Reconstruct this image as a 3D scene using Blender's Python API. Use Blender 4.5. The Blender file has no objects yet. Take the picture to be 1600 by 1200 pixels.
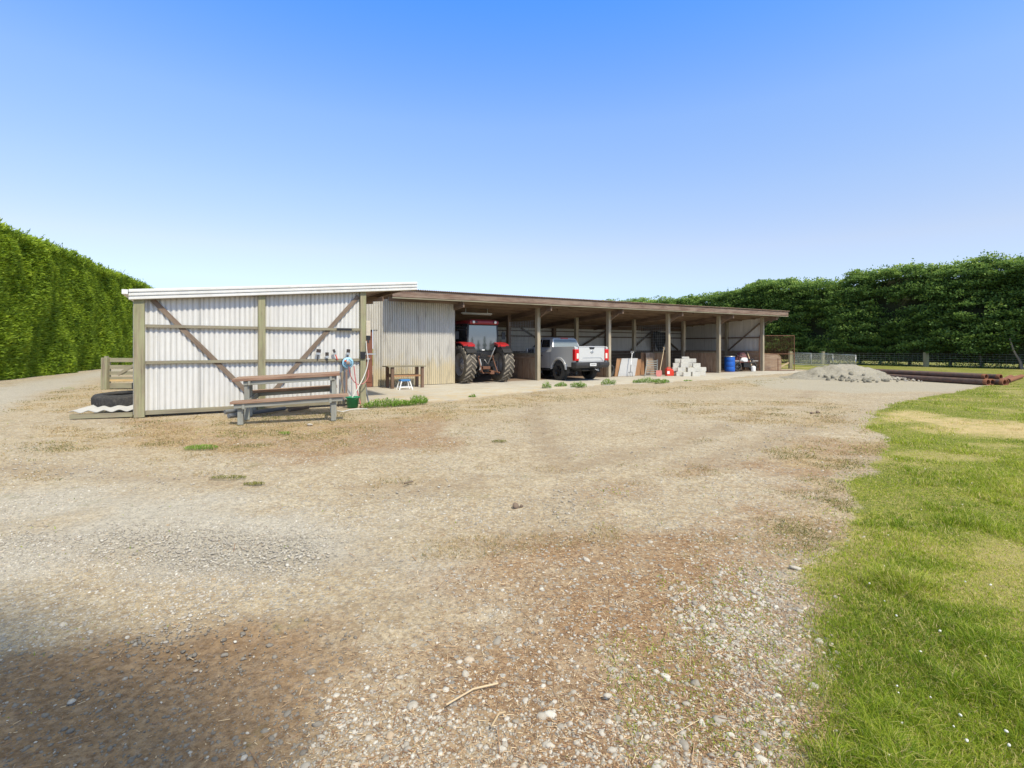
import bpy, math, random
import numpy as np
from mathutils import Vector, Matrix
random.seed(7); RS = np.random.RandomState(11)
C = bpy.context.scene.collection
F, H, HY = 800.0, 1.45, 542.0
PHI = math.atan(800/1300.0); CP, SP = math.cos(PHI), math.sin(PHI)
OX, OY = 1.10, 22.0
def W(s, t): return (OX + s*CP - t*SP, OY + s*SP + t*CP)
def G(px, py, z=0.0):
    Y = F*(H-z)/(py-HY); return ((px-800)/F*Y, Y)
def PT(px, py, t):
    k = (px-800)/F
    s = -((OX - t*SP) - k*(OY + t*CP))/(CP - k*SP)
    x, y = W(s, t)
    return s, H + (HY-py)/F*y
# ---------------------------------------------------------------- mesh builder
class MB:
    def __init__(self): self.v=[]; self.f=[]; self.lc=[]; self.sm=[]; self.M=Matrix.Identity(4)
    def add(self, vs, fs, lc=None, smooth=False):
        b=len(self.v); o=Vector((random.uniform(0,50),random.uniform(0,9),random.uniform(0,9)))
        for i,p in enumerate(vs):
            p=Vector(p); q=Vector(lc[i]) if lc else p
            self.lc.append(q+o); self.v.append(self.M@p)
        for f in fs: self.f.append([b+i for i in f]); self.sm.append(smooth)
        return self
    def box(self, cx,cy,cz,sx,sy,sz, R=None):
        sx/=2; sy/=2; sz/=2; vs=[]
        for x in (-1,1):
            for y in (-1,1):
                for z in (-1,1):
                    p=Vector((x*sx,y*sy,z*sz)); 
                    if R: p=R@p
                    vs.append(p+Vector((cx,cy,cz)))
        return self.add(vs,[(0,1,3,2),(4,6,7,5),(0,4,5,1),(2,3,7,6),(0,2,6,4),(1,5,7,3)])
    def bx(self,x0,x1,y0,y1,z0,z1): return self.box((x0+x1)/2,(y0+y1)/2,(z0+z1)/2,x1-x0,y1-y0,z1-z0)
    def beam(self,p0,p1,w,h,up=(0,0,1),seg=1,wob=0.0):
        p0=Vector(p0);p1=Vector(p1);d=(p1-p0);L=d.length;d.normalize();up=Vector(up)
        if abs(d.dot(up))>.98: up=Vector((0,1,0))
        s=d.cross(up).normalized();u=s.cross(d).normalized();vs=[];lc=[];fs=[]
        for i in range(seg+1):
            c=p0+d*(L*i/seg)+s*random.uniform(-wob,wob)+u*random.uniform(-wob,wob)
            for a,b in ((-1,-1),(1,-1),(1,1),(-1,1)):
                vs.append(c+s*(a*w/2)+u*(b*h/2)); lc.append((L*i/seg,a*w/2,b*h/2))
        for i in range(seg):
            k=i*4
            for j in range(4): fs.append((k+j,k+(j+1)%4,k+4+(j+1)%4,k+4+j))
        fs.append((3,2,1,0)); k=seg*4; fs.append((k,k+1,k+2,k+3))
        return self.add(vs,fs,lc)
    def tube(self,pts,r,n=8,cap=True,smooth=True):
        pts=[Vector(p) for p in pts];rr=r if isinstance(r,(list,tuple)) else [r]*len(pts);vs=[];lc=[];fs=[];l=0;prev=None
        for i,p in enumerate(pts):
            d=(pts[min(i+1,len(pts)-1)]-pts[max(i-1,0)]).normalized()
            if prev is None:
                a=Vector((0,0,1)) if abs(d.z)<.9 else Vector((1,0,0)); s=d.cross(a).normalized()
            else: s=(prev-d*prev.dot(d)).normalized()
            prev=s;u=d.cross(s)
            if i: l+=(p-pts[i-1]).length
            for j in range(n):
                a=2*math.pi*j/n; vs.append(p+(s*math.cos(a)+u*math.sin(a))*rr[i]); lc.append((l,rr[i]*math.cos(a),rr[i]*math.sin(a)))
        m=len(pts)
        for i in range(m-1):
            for j in range(n): fs.append((i*n+j,i*n+(j+1)%n,(i+1)*n+(j+1)%n,(i+1)*n+j))
        self.add(vs,fs,lc,smooth)
        if cap: self.add(vs[:n],[tuple(range(n))[::-1]]); self.add(vs[-n:],[tuple(range(n))])
        return self
    def lathe(self,prof,n=24,T=None,smooth=True):   # prof: (r, h) about local z; T matrix
        T=T or Matrix.Identity(4);vs=[];fs=[]
        for r,h in prof:
            for j in range(n):
                a=2*math.pi*j/n; vs.append(T@Vector((r*math.cos(a),r*math.sin(a),h)))
        for i in range(len(prof)-1):
            for j in range(n): fs.append((i*n+j,i*n+(j+1)%n,(i+1)*n+(j+1)%n,(i+1)*n+j))
        return self.add(vs,fs,None,smooth)
    def prism(self,poly,axis,a0,a1,smooth=False):
        n=len(poly)
        def P(u,v,a): return {'x':(a,u,v),'y':(u,a,v),'z':(u,v,a)}[axis]
        vs=[P(u,v,a0) for u,v in poly]+[P(u,v,a1) for u,v in poly]
        fs=[tuple(range(n))[::-1],tuple(range(n,2*n))]+[(i,(i+1)%n,n+(i+1)%n,n+i) for i in range(n)]
        return self.add(vs,fs,None,smooth)
    def loft(self,rings,cap=True,smooth=True):
        n=len(rings[0]);vs=[p for r in rings for p in r];fs=[]
        for i in range(len(rings)-1):
            for j in range(n): fs.append((i*n+j,i*n+(j+1)%n,(i+1)*n+(j+1)%n,(i+1)*n+j))
        if cap: fs+= [tuple(range(n))[::-1],tuple(range((len(rings)-1)*n,len(rings)*n))]
        return self.add(vs,fs,None,smooth)
    def corr(self,o,u,L,v,hf,nrm,pitch=.076,amp=.009,sub=6,rows=1,h0=None):
        o=Vector(o);u=Vector(u);v=Vector(v);nrm=Vector(nrm);n=max(2,int(L/pitch*sub));vs=[];lc=[];fs=[]
        for i in range(n+1):
            a=L*i/n; w=amp*math.sin(2*math.pi*a/pitch); hh=hf(a) if callable(hf) else hf; b0=h0(a) if h0 else 0
            for r in range(rows+1):
                q=b0+(hh-b0)*r/rows; vs.append(o+u*a+v*q+nrm*w); lc.append((a,0,q))
        R=rows+1
        for i in range(n):
            for r in range(rows): fs.append((i*R+r,(i+1)*R+r,(i+1)*R+r+1,i*R+r+1))
        b=len(self.v)
        for i,p in enumerate(vs): self.v.append(self.M@p); self.lc.append(Vector(lc[i]))
        for f in fs: self.f.append([b+k for k in f]); self.sm.append(True)
        return self
    def build(self,name,mat,parent=None,loc=None,rz=0,bevel=0,solid=0):
        me=bpy.data.meshes.new(name);me.from_pydata([tuple(p) for p in self.v],[],self.f)
        me.polygons.foreach_set('use_smooth',self.sm)
        a=me.attributes.new('lc','FLOAT_VECTOR','POINT');a.data.foreach_set('vector',[c for p in self.lc for c in p])
        me.materials.append(mat);me.update()
        o=bpy.data.objects.new(name,me);C.objects.link(o)
        if parent: o.parent=parent
        if loc: o.location=loc; 
        o.rotation_euler.z=rz
        if bevel:
            m=o.modifiers.new('bevel','BEVEL');m.width=bevel;m.segments=2;m.limit_method='ANGLE'
        if solid:
            m=o.modifiers.new('solid','SOLIDIFY');m.thickness=solid;m.offset=0
        return o
def np_mesh(name,verts,faces,mat,rnd=None,parent=None,smooth=False):
    verts=np.asarray(verts,np.float32);faces=np.asarray(faces,np.int32);k=faces.shape[1]
    me=bpy.data.meshes.new(name);me.vertices.add(len(verts));me.vertices.foreach_set('co',verts.ravel())
    me.loops.add(faces.size);me.loops.foreach_set('vertex_index',faces.ravel())
    me.polygons.add(len(faces));me.polygons.foreach_set('loop_start',np.arange(0,faces.size,k,dtype=np.int32))
    me.polygons.foreach_set('loop_total',np.full(len(faces),k,np.int32))
    me.polygons.foreach_set('use_smooth',np.full(len(faces),smooth))
    if rnd is not None:
        a=me.attributes.new('rnd','FLOAT','POINT');a.data.foreach_set('value',np.asarray(rnd,np.float32))
    me.materials.append(mat);me.update(calc_edges=True);me.validate()
    o=bpy.data.objects.new(name,me);C.objects.link(o)
    if parent: o.parent=parent
    return o
def empty(name,loc=(0,0,0),rz=0):
    o=bpy.data.objects.new(name,None);C.objects.link(o);o.location=loc;o.rotation_euler.z=rz;o.empty_display_size=.2;return o
def tag(o,label,cat,group=None,kind=None):
    if label: o['label']=label
    if cat: o['category']=cat
    if group: o['group']=group
    if kind: o['kind']=kind
    return o
def struct(o): o['kind']='structure'; return o
def copy_tree(o,parent=None):
    c=o.copy();C.objects.link(c);c.parent=parent
    for ch in list(o.children): copy_tree(ch,c)
    return c
# ---------------------------------------------------------------- numpy noise
def vnoise(x,y,seed=0):
    xi=np.floor(x).astype(np.int64);yi=np.floor(y).astype(np.int64);fx=x-xi;fy=y-yi
    def h(a,b):
        n=(a*374761393+b*668265263+seed*1442695041)&0xFFFFFFFF
        n=((n^(n>>13))*1274126177)&0xFFFFFFFF;n=n^(n>>16);return (n&0xFFFF)/65535.0
    ux=fx*fx*(3-2*fx);uy=fy*fy*(3-2*fy)
    return (h(xi,yi)*(1-ux)+h(xi+1,yi)*ux)*(1-uy)+(h(xi,yi+1)*(1-ux)+h(xi+1,yi+1)*ux)*uy
def fbm(x,y,seed=0,o=4):
    s=0;a=.5;t=0
    for i in range(o): s=s+a*vnoise(x,y,seed+i*7);t+=a;a*=.5;x=x*2.03+3.1;y=y*2.03+1.7
    return s/t
def sdist(x,y,poly):
    """signed distance to polygon, positive inside"""
    x=np.asarray(x,float);y=np.asarray(y,float);d=np.full(x.shape,1e9);ins=np.zeros(x.shape,bool)
    n=len(poly)
    for i in range(n):
        ax,ay=poly[i];bx,by=poly[(i+1)%n];ex,ey=bx-ax,by-ay
        tt=np.clip(((x-ax)*ex+(y-ay)*ey)/(ex*ex+ey*ey+1e-9),0,1)
        d=np.minimum(d,np.hypot(x-ax-tt*ex,y-ay-tt*ey))
        if ay!=by:
            c=((ay>y)!=(by>y))&(x<(bx-ax)*(y-ay)/(by-ay)+ax);ins^=c
    return np.where(ins,d,-d)
def sstep(a,b,x):
    t=np.clip((x-a)/(b-a),0,1);return t*t*(3-2*t)
# ---------------------------------------------------------------- materials
class NT:
    def __init__(self,name):
        self.m=bpy.data.materials.new(name);self.m.use_nodes=True;self.t=self.m.node_tree;self.b=self.t.nodes['Principled BSDF'];self.out=self.t.nodes['Material Output']
    def n(self,ty,**kw):
        nd=self.t.nodes.new(ty)
        for k,v in kw.items():
            if k.startswith('i_'): nd.inputs[int(k[2:]) if k[2:].isdigit() else k[2:].replace('_',' ')].default_value=v
            else: setattr(nd,k,v)
        return nd
    def l(self,a,b): self.t.links.new(a,b)
    def coord(self,kind='lc',scale=(1,1,1)):
        if kind=='lc': s=self.n('ShaderNodeAttribute',attribute_name='lc').outputs['Vector']
        elif kind=='obj': s=self.n('ShaderNodeTexCoord').outputs['Object']
        else: s=self.n('ShaderNodeNewGeometry').outputs['Position']
        mp=self.n('ShaderNodeMapping');mp.inputs['Scale'].default_value=scale;self.l(s,mp.inputs['Vector']);return mp.outputs[0]
    def noise(self,vec,scale,detail=4,rough=.6):
        nd=self.n('ShaderNodeTexNoise');nd.inputs['Scale'].default_value=scale;nd.inputs['Detail'].default_value=detail;nd.inputs['Roughness'].default_value=rough;self.l(vec,nd.inputs['Vector']);return nd.outputs['Fac']
    def ramp(self,fac,stops):
        r=self.n('ShaderNodeValToRGB');e=r.color_ramp.elements
        while len(e)<len(stops): e.new(.5)
        for k,(p,c) in enumerate(stops):
            e[k].position=p;e[k].color=(c,c,c,1) if isinstance(c,(int,float)) else (*c,1)
        self.l(fac,r.inputs[0]);return r.outputs['Color']
    def mix(self,f,a,b,mode='MIX'):
        m=self.n('ShaderNodeMix',data_type='RGBA',blend_type=mode)
        for s,v in ((m.inputs[0],f),(m.inputs[6],a),(m.inputs[7],b)):
            if isinstance(v,(int,float)): s.default_value=v
            elif isinstance(v,tuple): s.default_value=(*v,1) if len(v)==3 else v
            else: self.l(v,s)
        return m.outputs[2]
    def math(self,op,a,b=0.5,c=None):
        m=self.n('ShaderNodeMath',operation=op)
        for i,v in enumerate((a,b,c)):
            if v is None: continue
            if isinstance(v,(int,float)): m.inputs[i].default_value=v
            else: self.l(v,m.inputs[i])
        return m.outputs[0]
    def bump(self,h,st=.3,dist=.01):
        b=self.n('ShaderNodeBump');b.inputs['Strength'].default_value=st;b.inputs['Distance'].default_value=dist;self.l(h,b.inputs['Height']);self.l(b.outputs[0],self.b.inputs['Normal'])
    def col(self,c):
        if isinstance(c,tuple): self.b.inputs['Base Color'].default_value=(*c,1)
        else: self.l(c,self.b.inputs['Base Color'])
def plain(name,c,rough=.6,metal=0,var=.25,scale=6,coord='lc',bump=0,dirt=None,dirt_amt=.5,spec=None):
    q=NT(name);v=q.coord(coord);n1=q.noise(v,scale,5,.65)
    c2=tuple(x*(1-var) for x in c);c3=tuple(min(1,x*(1+var*.6)) for x in c)
    col=q.ramp(n1,[(.3,c2),(.7,c3)])
    if dirt:
        n2=q.noise(v,scale*2.3,6,.7);m=q.ramp(n2,[(.48,0.0),(.68,dirt_amt)]);col=q.mix(m,col,dirt)
    q.col(col);q.b.inputs['Roughness'].default_value=rough;q.b.inputs['Metallic'].default_value=metal
    if spec is not None: q.b.inputs['Specular IOR Level'].default_value=spec
    if bump: q.bump(q.noise(v,scale*6,4,.6),bump,.01)
    return q.m
def wood(name,c1,c2,tint=None,amt=.5,rough=.85,grain=14):
    """c1 dark, c2 light; tint = moss / paint remains in patches"""
    q=NT(name);v=q.coord('lc',(.6,grain,grain));v2=q.coord('lc',(1.2,3,3))
    g=q.noise(v,1.6,6,.7);big=q.noise(v2,1.3,4,.6)
    col=q.ramp(g,[(.28,c1),(.68,c2)])
    col=q.mix(q.ramp(big,[(.3,.0),(.7,.45)]),col,tuple(x*.55 for x in c1))
    if tint: 
        v3=q.coord('lc',(.8,5,5));col=q.mix(q.ramp(q.noise(v3,1.9,6,.7),[(.35,0.0),(.62,amt)]),col,tint)
    q.col(col);q.b.inputs['Roughness'].default_value=rough;q.bump(g,.5,.006);return q.m
MT={}
MT['post']=wood('weathered_post_timber',(.15,.115,.075),(.43,.36,.25),(.30,.33,.17),.6,grain=18)
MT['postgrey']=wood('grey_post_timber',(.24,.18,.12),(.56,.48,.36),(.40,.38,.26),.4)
MT['rail']=wood('weathered_rail_timber',(.17,.14,.10),(.36,.31,.23),(.27,.27,.17),.5)
MT['brace']=wood('rusty_brown_brace_timber',(.09,.055,.035),(.24,.16,.11),(.30,.26,.2),.4)
MT['fascia']=wood('red_brown_fascia_timber',(.09,.05,.035),(.25,.15,.105),(.33,.26,.20),.6)
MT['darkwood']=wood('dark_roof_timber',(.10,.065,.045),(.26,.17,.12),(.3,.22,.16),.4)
MT['board']=wood('brown_lining_board',(.15,.085,.05),(.44,.29,.18),(.50,.40,.29),.55,grain=6)
MT['boardmid']=wood('tan_ply_board',(.30,.15,.07),(.50,.28,.14),None,.4,grain=5)
MT['tabletop']=wood('brown_table_plank',(.12,.06,.04),(.38,.21,.135),(.46,.36,.27),.4)
MT['tableleg']=wood('grey_green_painted_timber',(.20,.21,.18),(.42,.43,.38),(.24,.20,.16),.35)
MT['benchwood']=wood('workbench_timber',(.07,.04,.03),(.20,.125,.09),(.3,.2,.13),.4)
MT['gate']=wood('old_gate_timber',(.16,.13,.09),(.40,.33,.23),(.30,.30,.18),.6)
MT['straw']=wood('fresh_yellow_board',(.5,.33,.14),(.72,.52,.25))
MT['ply']=wood('orange_ply',(.22,.11,.05),(.42,.23,.11))
def sheet(name,base,streak,low=None,lowz=1.2,patch=None,rough=.5,metal=0.0,pitch=0,trough_shade=.45):
    q=NT(name);v=q.coord('obj',(9,9,.9));n1=q.noise(v,1.5,6,.65);col=q.ramp(n1,[(.32,tuple(x*.88 for x in base)),(.66,base)])
    v2=q.coord('obj',(13.1,13.1,.35));n2=q.noise(v2,1.2,5,.7);col=q.mix(q.ramp(n2,[(.52,0.0),(.75,.5)]),col,streak)
    if low:
        sx=q.n('ShaderNodeSeparateXYZ');q.l(q.n('ShaderNodeTexCoord').outputs['Object'],sx.inputs[0])
        nn=q.noise(q.coord('obj',(3,3,1.2)),.8,6,.75)
        zz=q.math('SUBTRACT',q.math('ADD',lowz,q.math('MULTIPLY',q.math('SUBTRACT',nn,.5),2.6)),sx.outputs[2])
        f=q.math('MULTIPLY',q.n('ShaderNodeClamp').outputs[0],.5) if False else q.ramp(zz,[(0.0,0.0),(.6,.85)])
        col=q.mix(f,col,low)
        if patch:
            n3=q.noise(q.coord('obj',(5,5,1.0)),.9,5,.7)
            band=q.ramp(sx.outputs[2],[(.0,.25),(.25,.6),(.5,1.0)]) if False else q.math('MULTIPLY',q.ramp(n3,[(.52,0.0),(.72,.6)]),1.0)
            col=q.mix(band,col,patch)
    # shading of the troughs painted into the sheet colour, broken by noise
    if pitch:
        sl=q.n('ShaderNodeSeparateXYZ');q.l(q.n('ShaderNodeAttribute',attribute_name='lc').outputs['Vector'],sl.inputs[0]);w_=q.math('SINE',q.math('MULTIPLY',sl.outputs[0],2*math.pi/pitch));gn=q.noise(q.coord('obj',(6,6,1.2)),1.0,4,.6);col=q.mix(q.math('MULTIPLY',q.ramp(w_,[(.35,0.0),(.95,1.0)]),q.math('MULTIPLY_ADD',gn,.6,trough_shade-.3)),col,tuple(x*.55 for x in streak))
    # narrow seams
    s5=q.n('ShaderNodeSeparateXYZ');q.l(q.n('ShaderNodeTexCoord').outputs['Object'],s5.inputs[0]);fr=q.math('FRACT',q.math('DIVIDE',q.math('ADD',s5.outputs[0],s5.outputs[1]),.762));col=q.mix(q.math('MULTIPLY',q.math('LESS_THAN',fr,.022),.55),col,tuple(x*.35 for x in streak))
    q.col(col);q.b.inputs['Roughness'].default_value=rough;q.b.inputs['Metallic'].default_value=metal;q.bump(q.noise(q.coord('obj',(2.5,2.5,2.5)),1.6,3,.5),.15,.04);return q.m
MT['whitesheet']=sheet('white_painted_corrugated_iron',(.69,.68,.645),(.53,.51,.47),(.66,.64,.58),.2,pitch=.10,trough_shade=.5)
MT['tinwall']=sheet('stained_corrugated_iron',(.58,.555,.50),(.27,.25,.21),(.56,.47,.29),1.15,(.16,.145,.13),pitch=.085,trough_shade=.6)
MT['backsheet']=sheet('dull_corrugated_iron',(.74,.70,.64),(.38,.33,.28),pitch=.085,trough_shade=.4)
MT['roofunder']=sheet('rusty_brown_roof_iron',(.36,.26,.20),(.16,.10,.075),rough=.7)
MT['rooftop']=sheet('grey_roof_iron',(.5,.5,.5),(.3,.28,.26),metal=.3)
MT['flash']=plain('white_flashing',(.72,.72,.70),.45,0,.08,3,dirt=(.5,.47,.42),dirt_amt=.25)
MT['rust']=plain('rusty_steel',(.20,.09,.05),.85,.1,.4,12,bump=.3,dirt=(.07,.045,.04),dirt_amt=.6)
MT['rustpipe']=plain('rust_brown_pipe',(.115,.080,.070),.75,.1,.35,5,bump=.2,dirt=(.24,.10,.055),dirt_amt=.7)
MT['rustend']=plain('orange_rust',(.25,.10,.05),.9,0,.4,14,bump=.3,dirt=(.1,.05,.035),dirt_amt=.6)
MT['galv']=plain('galvanised_steel',(.55,.56,.57),.4,.8,.15,8)
MT['black']=plain('black_metal',(.022,.022,.024),.5,.2,.3,8)
MT['blackpl']=plain('black_plastic',(.03,.03,.033),.55,0,.25,8,dirt=(.10,.09,.08),dirt_amt=.3)
MT['rubber']=plain('black_rubber',(.035,.034,.033),.85,0,.3,10,bump=.2,dirt=(.12,.105,.085),dirt_amt=.6)
MT['tyredust']=plain('dusty_tyre_rubber',(.27,.235,.185),.95,0,.3,7,bump=.2,dirt=(.11,.095,.08),dirt_amt=.6)
MT['tyrewall']=plain('tyre_side_rubber',(.085,.075,.062),.9,0,.3,9,bump=.1,dirt=(.13,.115,.09),dirt_amt=.5)
MT['rim']=plain('dusty_silver_rim',(.42,.39,.37),.55,.3,.2,8,dirt=(.26,.2,.16),dirt_amt=.6)
MT['red']=plain('red_paint',(.37,.018,.018),.35,0,.15,5,dirt=(.2,.06,.045),dirt_amt=.3)
MT['redpl']=plain('red_plastic',(.62,.045,.02),.4,0,.1,5)
MT['pinkred']=plain('faded_red_blade',(.62,.20,.17),.6,0,.2,12,dirt=(.4,.34,.3),dirt_amt=.5)
MT['silver']=plain('silver_car_paint',(.61,.61,.60),.3,.22,.03,2)
MT['darkglass']=plain('dark_glass',(.02,.024,.026),.04,0,.05,2,spec=.9)
MT['tailred']=plain('red_tail_lens',(.55,.012,.015),.15,0,.05,4)
MT['lens']=plain('clear_lens',(.75,.70,.62),.15,0,.05,4)
MT['white']=plain('white_paint',(.76,.76,.74),.5,0,.08,6)
MT['bluedrum']=plain('blue_plastic',(.012,.11,.48),.42,0,.12,4)
MT['bluetop']=plain('blue_stool_top',(.05,.20,.46),.5,0,.15,8)
MT['reel']=plain('pale_blue_plastic',(.32,.58,.74),.45,0,.1,6)
MT['green']=plain('green_plastic',(.02,.25,.115),.45,0,.15,6)
MT['concrete']=plain('concrete_block',(.60,.58,.52),.92,0,.10,9,bump=.25,dirt=(.40,.38,.33),dirt_amt=.5)
MT['beige']=plain('beige_box',(.52,.46,.36),.6,0,.15,9)
MT['hosewhite']=plain('white_hose',(.60,.59,.54),.5,0,.1,5)
MT['hosered']=plain('pink_red_hose',(.45,.13,.12),.5,0,.15,5)
MT['hosegrey']=plain('grey_hose',(.16,.17,.18),.5,0,.15,5)
MT['door']=plain('brown_painted_door',(.22,.085,.05),.6,0,.2,4,dirt=(.13,.06,.04),dirt_amt=.5)
MT['tarp']=plain('dusky_red_tarp',(.19,.075,.07),.8,0,.3,5,bump=.3)
MT['greyboard']=plain('grey_board',(.42,.42,.41),.8,0,.08,2,dirt=(.3,.29,.28),dirt_amt=.4)
MT['handle']=wood('pale_ash_handle',(.45,.33,.19),(.68,.53,.34))
MT['bristle']=plain('dark_bristle',(.05,.04,.035),.9,0,.4,30)
MT['copper']=plain('hub_brown',(.32,.22,.17),.6,0,.2,9)
MT['orange']=plain('orange_plastic',(.72,.14,.05),.45,0,.1,6)
# ================================================================ ground
P_YARD=[G(1235,1200),G(1240,1090),G(1258,990),G(1275,910),G(1305,840),G(1325,770),G(1372,705),G(1390,683),G(1348,660),G(1400,630),G(1470,616),G(1520,608),G(1548,601),G(1500,592),G(1420,585),G(1340,581),G(1290,578),G(1240,577),(15,36),(-3,34),(-40,60),(-70,60),(-70,-12),(1.0,-12)]
P_STRAW=[[G(560,640),G(700,628),G(850,613),G(1000,607),G(1130,597),G(1240,588),G(1240,594),G(1150,606),G(1000,616),G(850,628),G(700,655),G(600,668)],
 [G(20,640),G(90,612),G(150,600),G(215,588),G(215,640),G(120,655)],
 [G(205,655),G(560,640),G(560,690),G(300,712),G(60,690),G(100,662)],
 [G(1190,700),G(1290,690),G(1350,668),G(1390,690),G(1360,720),G(1320,790),G(1290,850),G(1230,830),G(1270,760)],
 [G(1000,630),G(1260,622),G(1340,640),G(1290,668),G(1100,650)],[G(1240,579),G(1290,582),G(1290,586),G(1240,590)]]
P_BROWN=[G(1340,700),G(1240,735),G(1110,775),G(980,800),G(860,840),G(740,900),G(600,985),G(420,1060),G(300,1200),(-1.4,.5),(1,.5),G(1235,1200),G(1262,980),G(1300,850)]
P_BROWN2=[G(215,655),G(380,668),G(560,655),G(700,640),G(690,700),G(480,720),G(220,700)]
P_SAND=[G(1150,592),G(1255,586),G(1290,580),G(1420,585),G(1530,595),G(1545,602),G(1490,611),G(1330,613),G(1210,606)]
P_GREY=[G(0,760),G(150,735),G(420,775),G(620,830),G(760,880),G(700,950),G(300,880),G(0,900)]
P_DRIVE=[G(-200,612),G(0,604),G(135,582.5),G(205,573),G(205,580),G(150,590),G(70,612),G(0,643),G(-200,690)]
P_WHITE=[G(1110,880),G(1250,890),G(1262,960),G(1240,1100),G(1230,1199),G(1170,1199),G(1150,1050),G(1090,960)]
P_SHADE=[G(-40,1050),G(150,1000),G(330,985),G(440,995),G(480,1060),G(440,1200),(-1.5,.5),(-4,.5)]  # outline of the corner tree shadow painted into the ground colour
TRK=[[G(-100,720),G(250,745),G(600,765),G(850,740),G(1050,690),G(1230,630),G(1290,600)],[G(-100,800),G(300,850),(.3,3.3),G(1100,720),G(1300,650)],[G(835,612),G(832,650),G(880,740),G(900,800),G(700,900),G(300,1000)],[G(0,632),G(80,600),(-27,40)],[G(-60,660),G(60,620),(-24,37)]]
def tracks(x,y):
    o=np.zeros(np.shape(x))
    for p in TRK:
        d=np.full(np.shape(x),1e9)
        for (ax,ay),(bx,by) in zip(p[:-1],p[1:]):
            ex,ey=bx-ax,by-ay;t=np.clip(((x-ax)*ex+(y-ay)*ey)/(ex*ex+ey*ey),0,1);d=np.minimum(d,np.hypot(x-ax-t*ex,y-ay-t*ey))
        w=.16+.25*fbm(x*.7,y*.7,101,3);o=np.maximum(o,np.exp(-(d/w)**2)*sstep(.25,.6,fbm(x*.9,y*.9,102,4)))
    return o
SLABE=[(-9.2,-5.75),(-7.9,-5.7),(-6.3,-5.45),(-4.6,-4.8),(-2.9,-4.2),(-1,-3.75),(1.07,-3.45),(4,-3.5),(7.6,-3.5),(10.5,-2.75),(14,-2.2),(18.2,-2.0)]
P_SLAB=[W(*p) for p in SLABE]+[W(18.2,6.1),W(-9.2,6.1)]
def soft(x,y,poly,w,seed,na=1.0):
    d=sdist(x,y,poly); r=np.hypot(x,y); n=(fbm(x*1.1,y*1.1,seed,5)-.5)*2*na
    return sstep(-w,w,d+n*w*1.4)
def zones(x,y):
    lawn=1-soft(x,y,P_YARD,.30,3,.75)
    straw=0
    for i,p in enumerate(P_STRAW): straw=np.maximum(straw,soft(x,y,p,.35 if i!=3 else .2,20+i,1.3))
    straw=straw*sstep(.24,.56,fbm(x*1.3,y*2.0,77,5))
    brown=np.maximum(soft(x,y,P_BROWN,.8,40,1.4),.8*soft(x,y,P_BROWN2,.4,41,1.5))
    sand=soft(x,y,P_SAND,.5,50,1)
    grey=np.maximum(np.maximum(soft(x,y,P_GREY,.5,60,1.4),soft(x,y,P_DRIVE,.35,62,1)),soft(x,y,P_WHITE,.12,61,1.3))
    return lawn,np.clip(straw,0,1),brown,sand,grey
def axis(lo,hi,near0,near1,step,grow):
    a=list(np.arange(near0,near1,step));s=step;v=near1
    while v<hi: a.append(v);s*=grow;v+=s
    a.append(hi);s=step;v=near0-step;L=[]
    while v>lo: L.append(v);s*=grow;v-=s
    L.append(lo);return np.array(L[::-1]+a)
gx=axis(-400,400,-5,7,.05,1.035);gy=axis(-60,400,1.2,6,.05,1.022)
XX,YY=np.meshgrid(gx,gy)
def gz(x,y):
    r=np.hypot(x,y);a=np.clip(1.6-r/9,0.12,1);l=1-sstep(-.3,.3,sdist(x,y,P_YARD))
    return ((fbm(x*.8,y*.8,5,3)-.5)*.05+(fbm(x*6,y*6,6,3)-.5)*.022)*a+l*.02-.012
ZZ=gz(XX,YY)
la,st_,br,sa,gr=zones(XX,YY)
P_DRYL=[[G(1410,648),G(1500,656),G(1640,662),G(1760,672),G(1760,700),G(1600,684),G(1480,674)],[G(1385,655),G(1440,650),G(1420,640),G(1380,645)]]
def drylawn(x,y): return np.clip(np.maximum(soft(x,y,P_DRYL[0],.45,66,1.5),soft(x,y,P_DRYL[1],.4,67,1.2))+.45*sstep(.56,.68,fbm(x*.7,y*1.2,68,5))*(y>2.5),0,1)
DRYL=drylawn(XX,YY)
TRM=tracks(XX,YY);SHADE_TINT=soft(XX,YY,P_SHADE,.22,110,1.6);ZZ=ZZ-.012*TRM
nx,ny=len(gx),len(gy)
idx=np.arange(nx*ny).reshape(ny,nx)
fc=np.stack([idx[:-1,:-1].ravel(),idx[:-1,1:].ravel(),idx[1:,1:].ravel(),idx[1:,:-1].ravel()],1)
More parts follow.
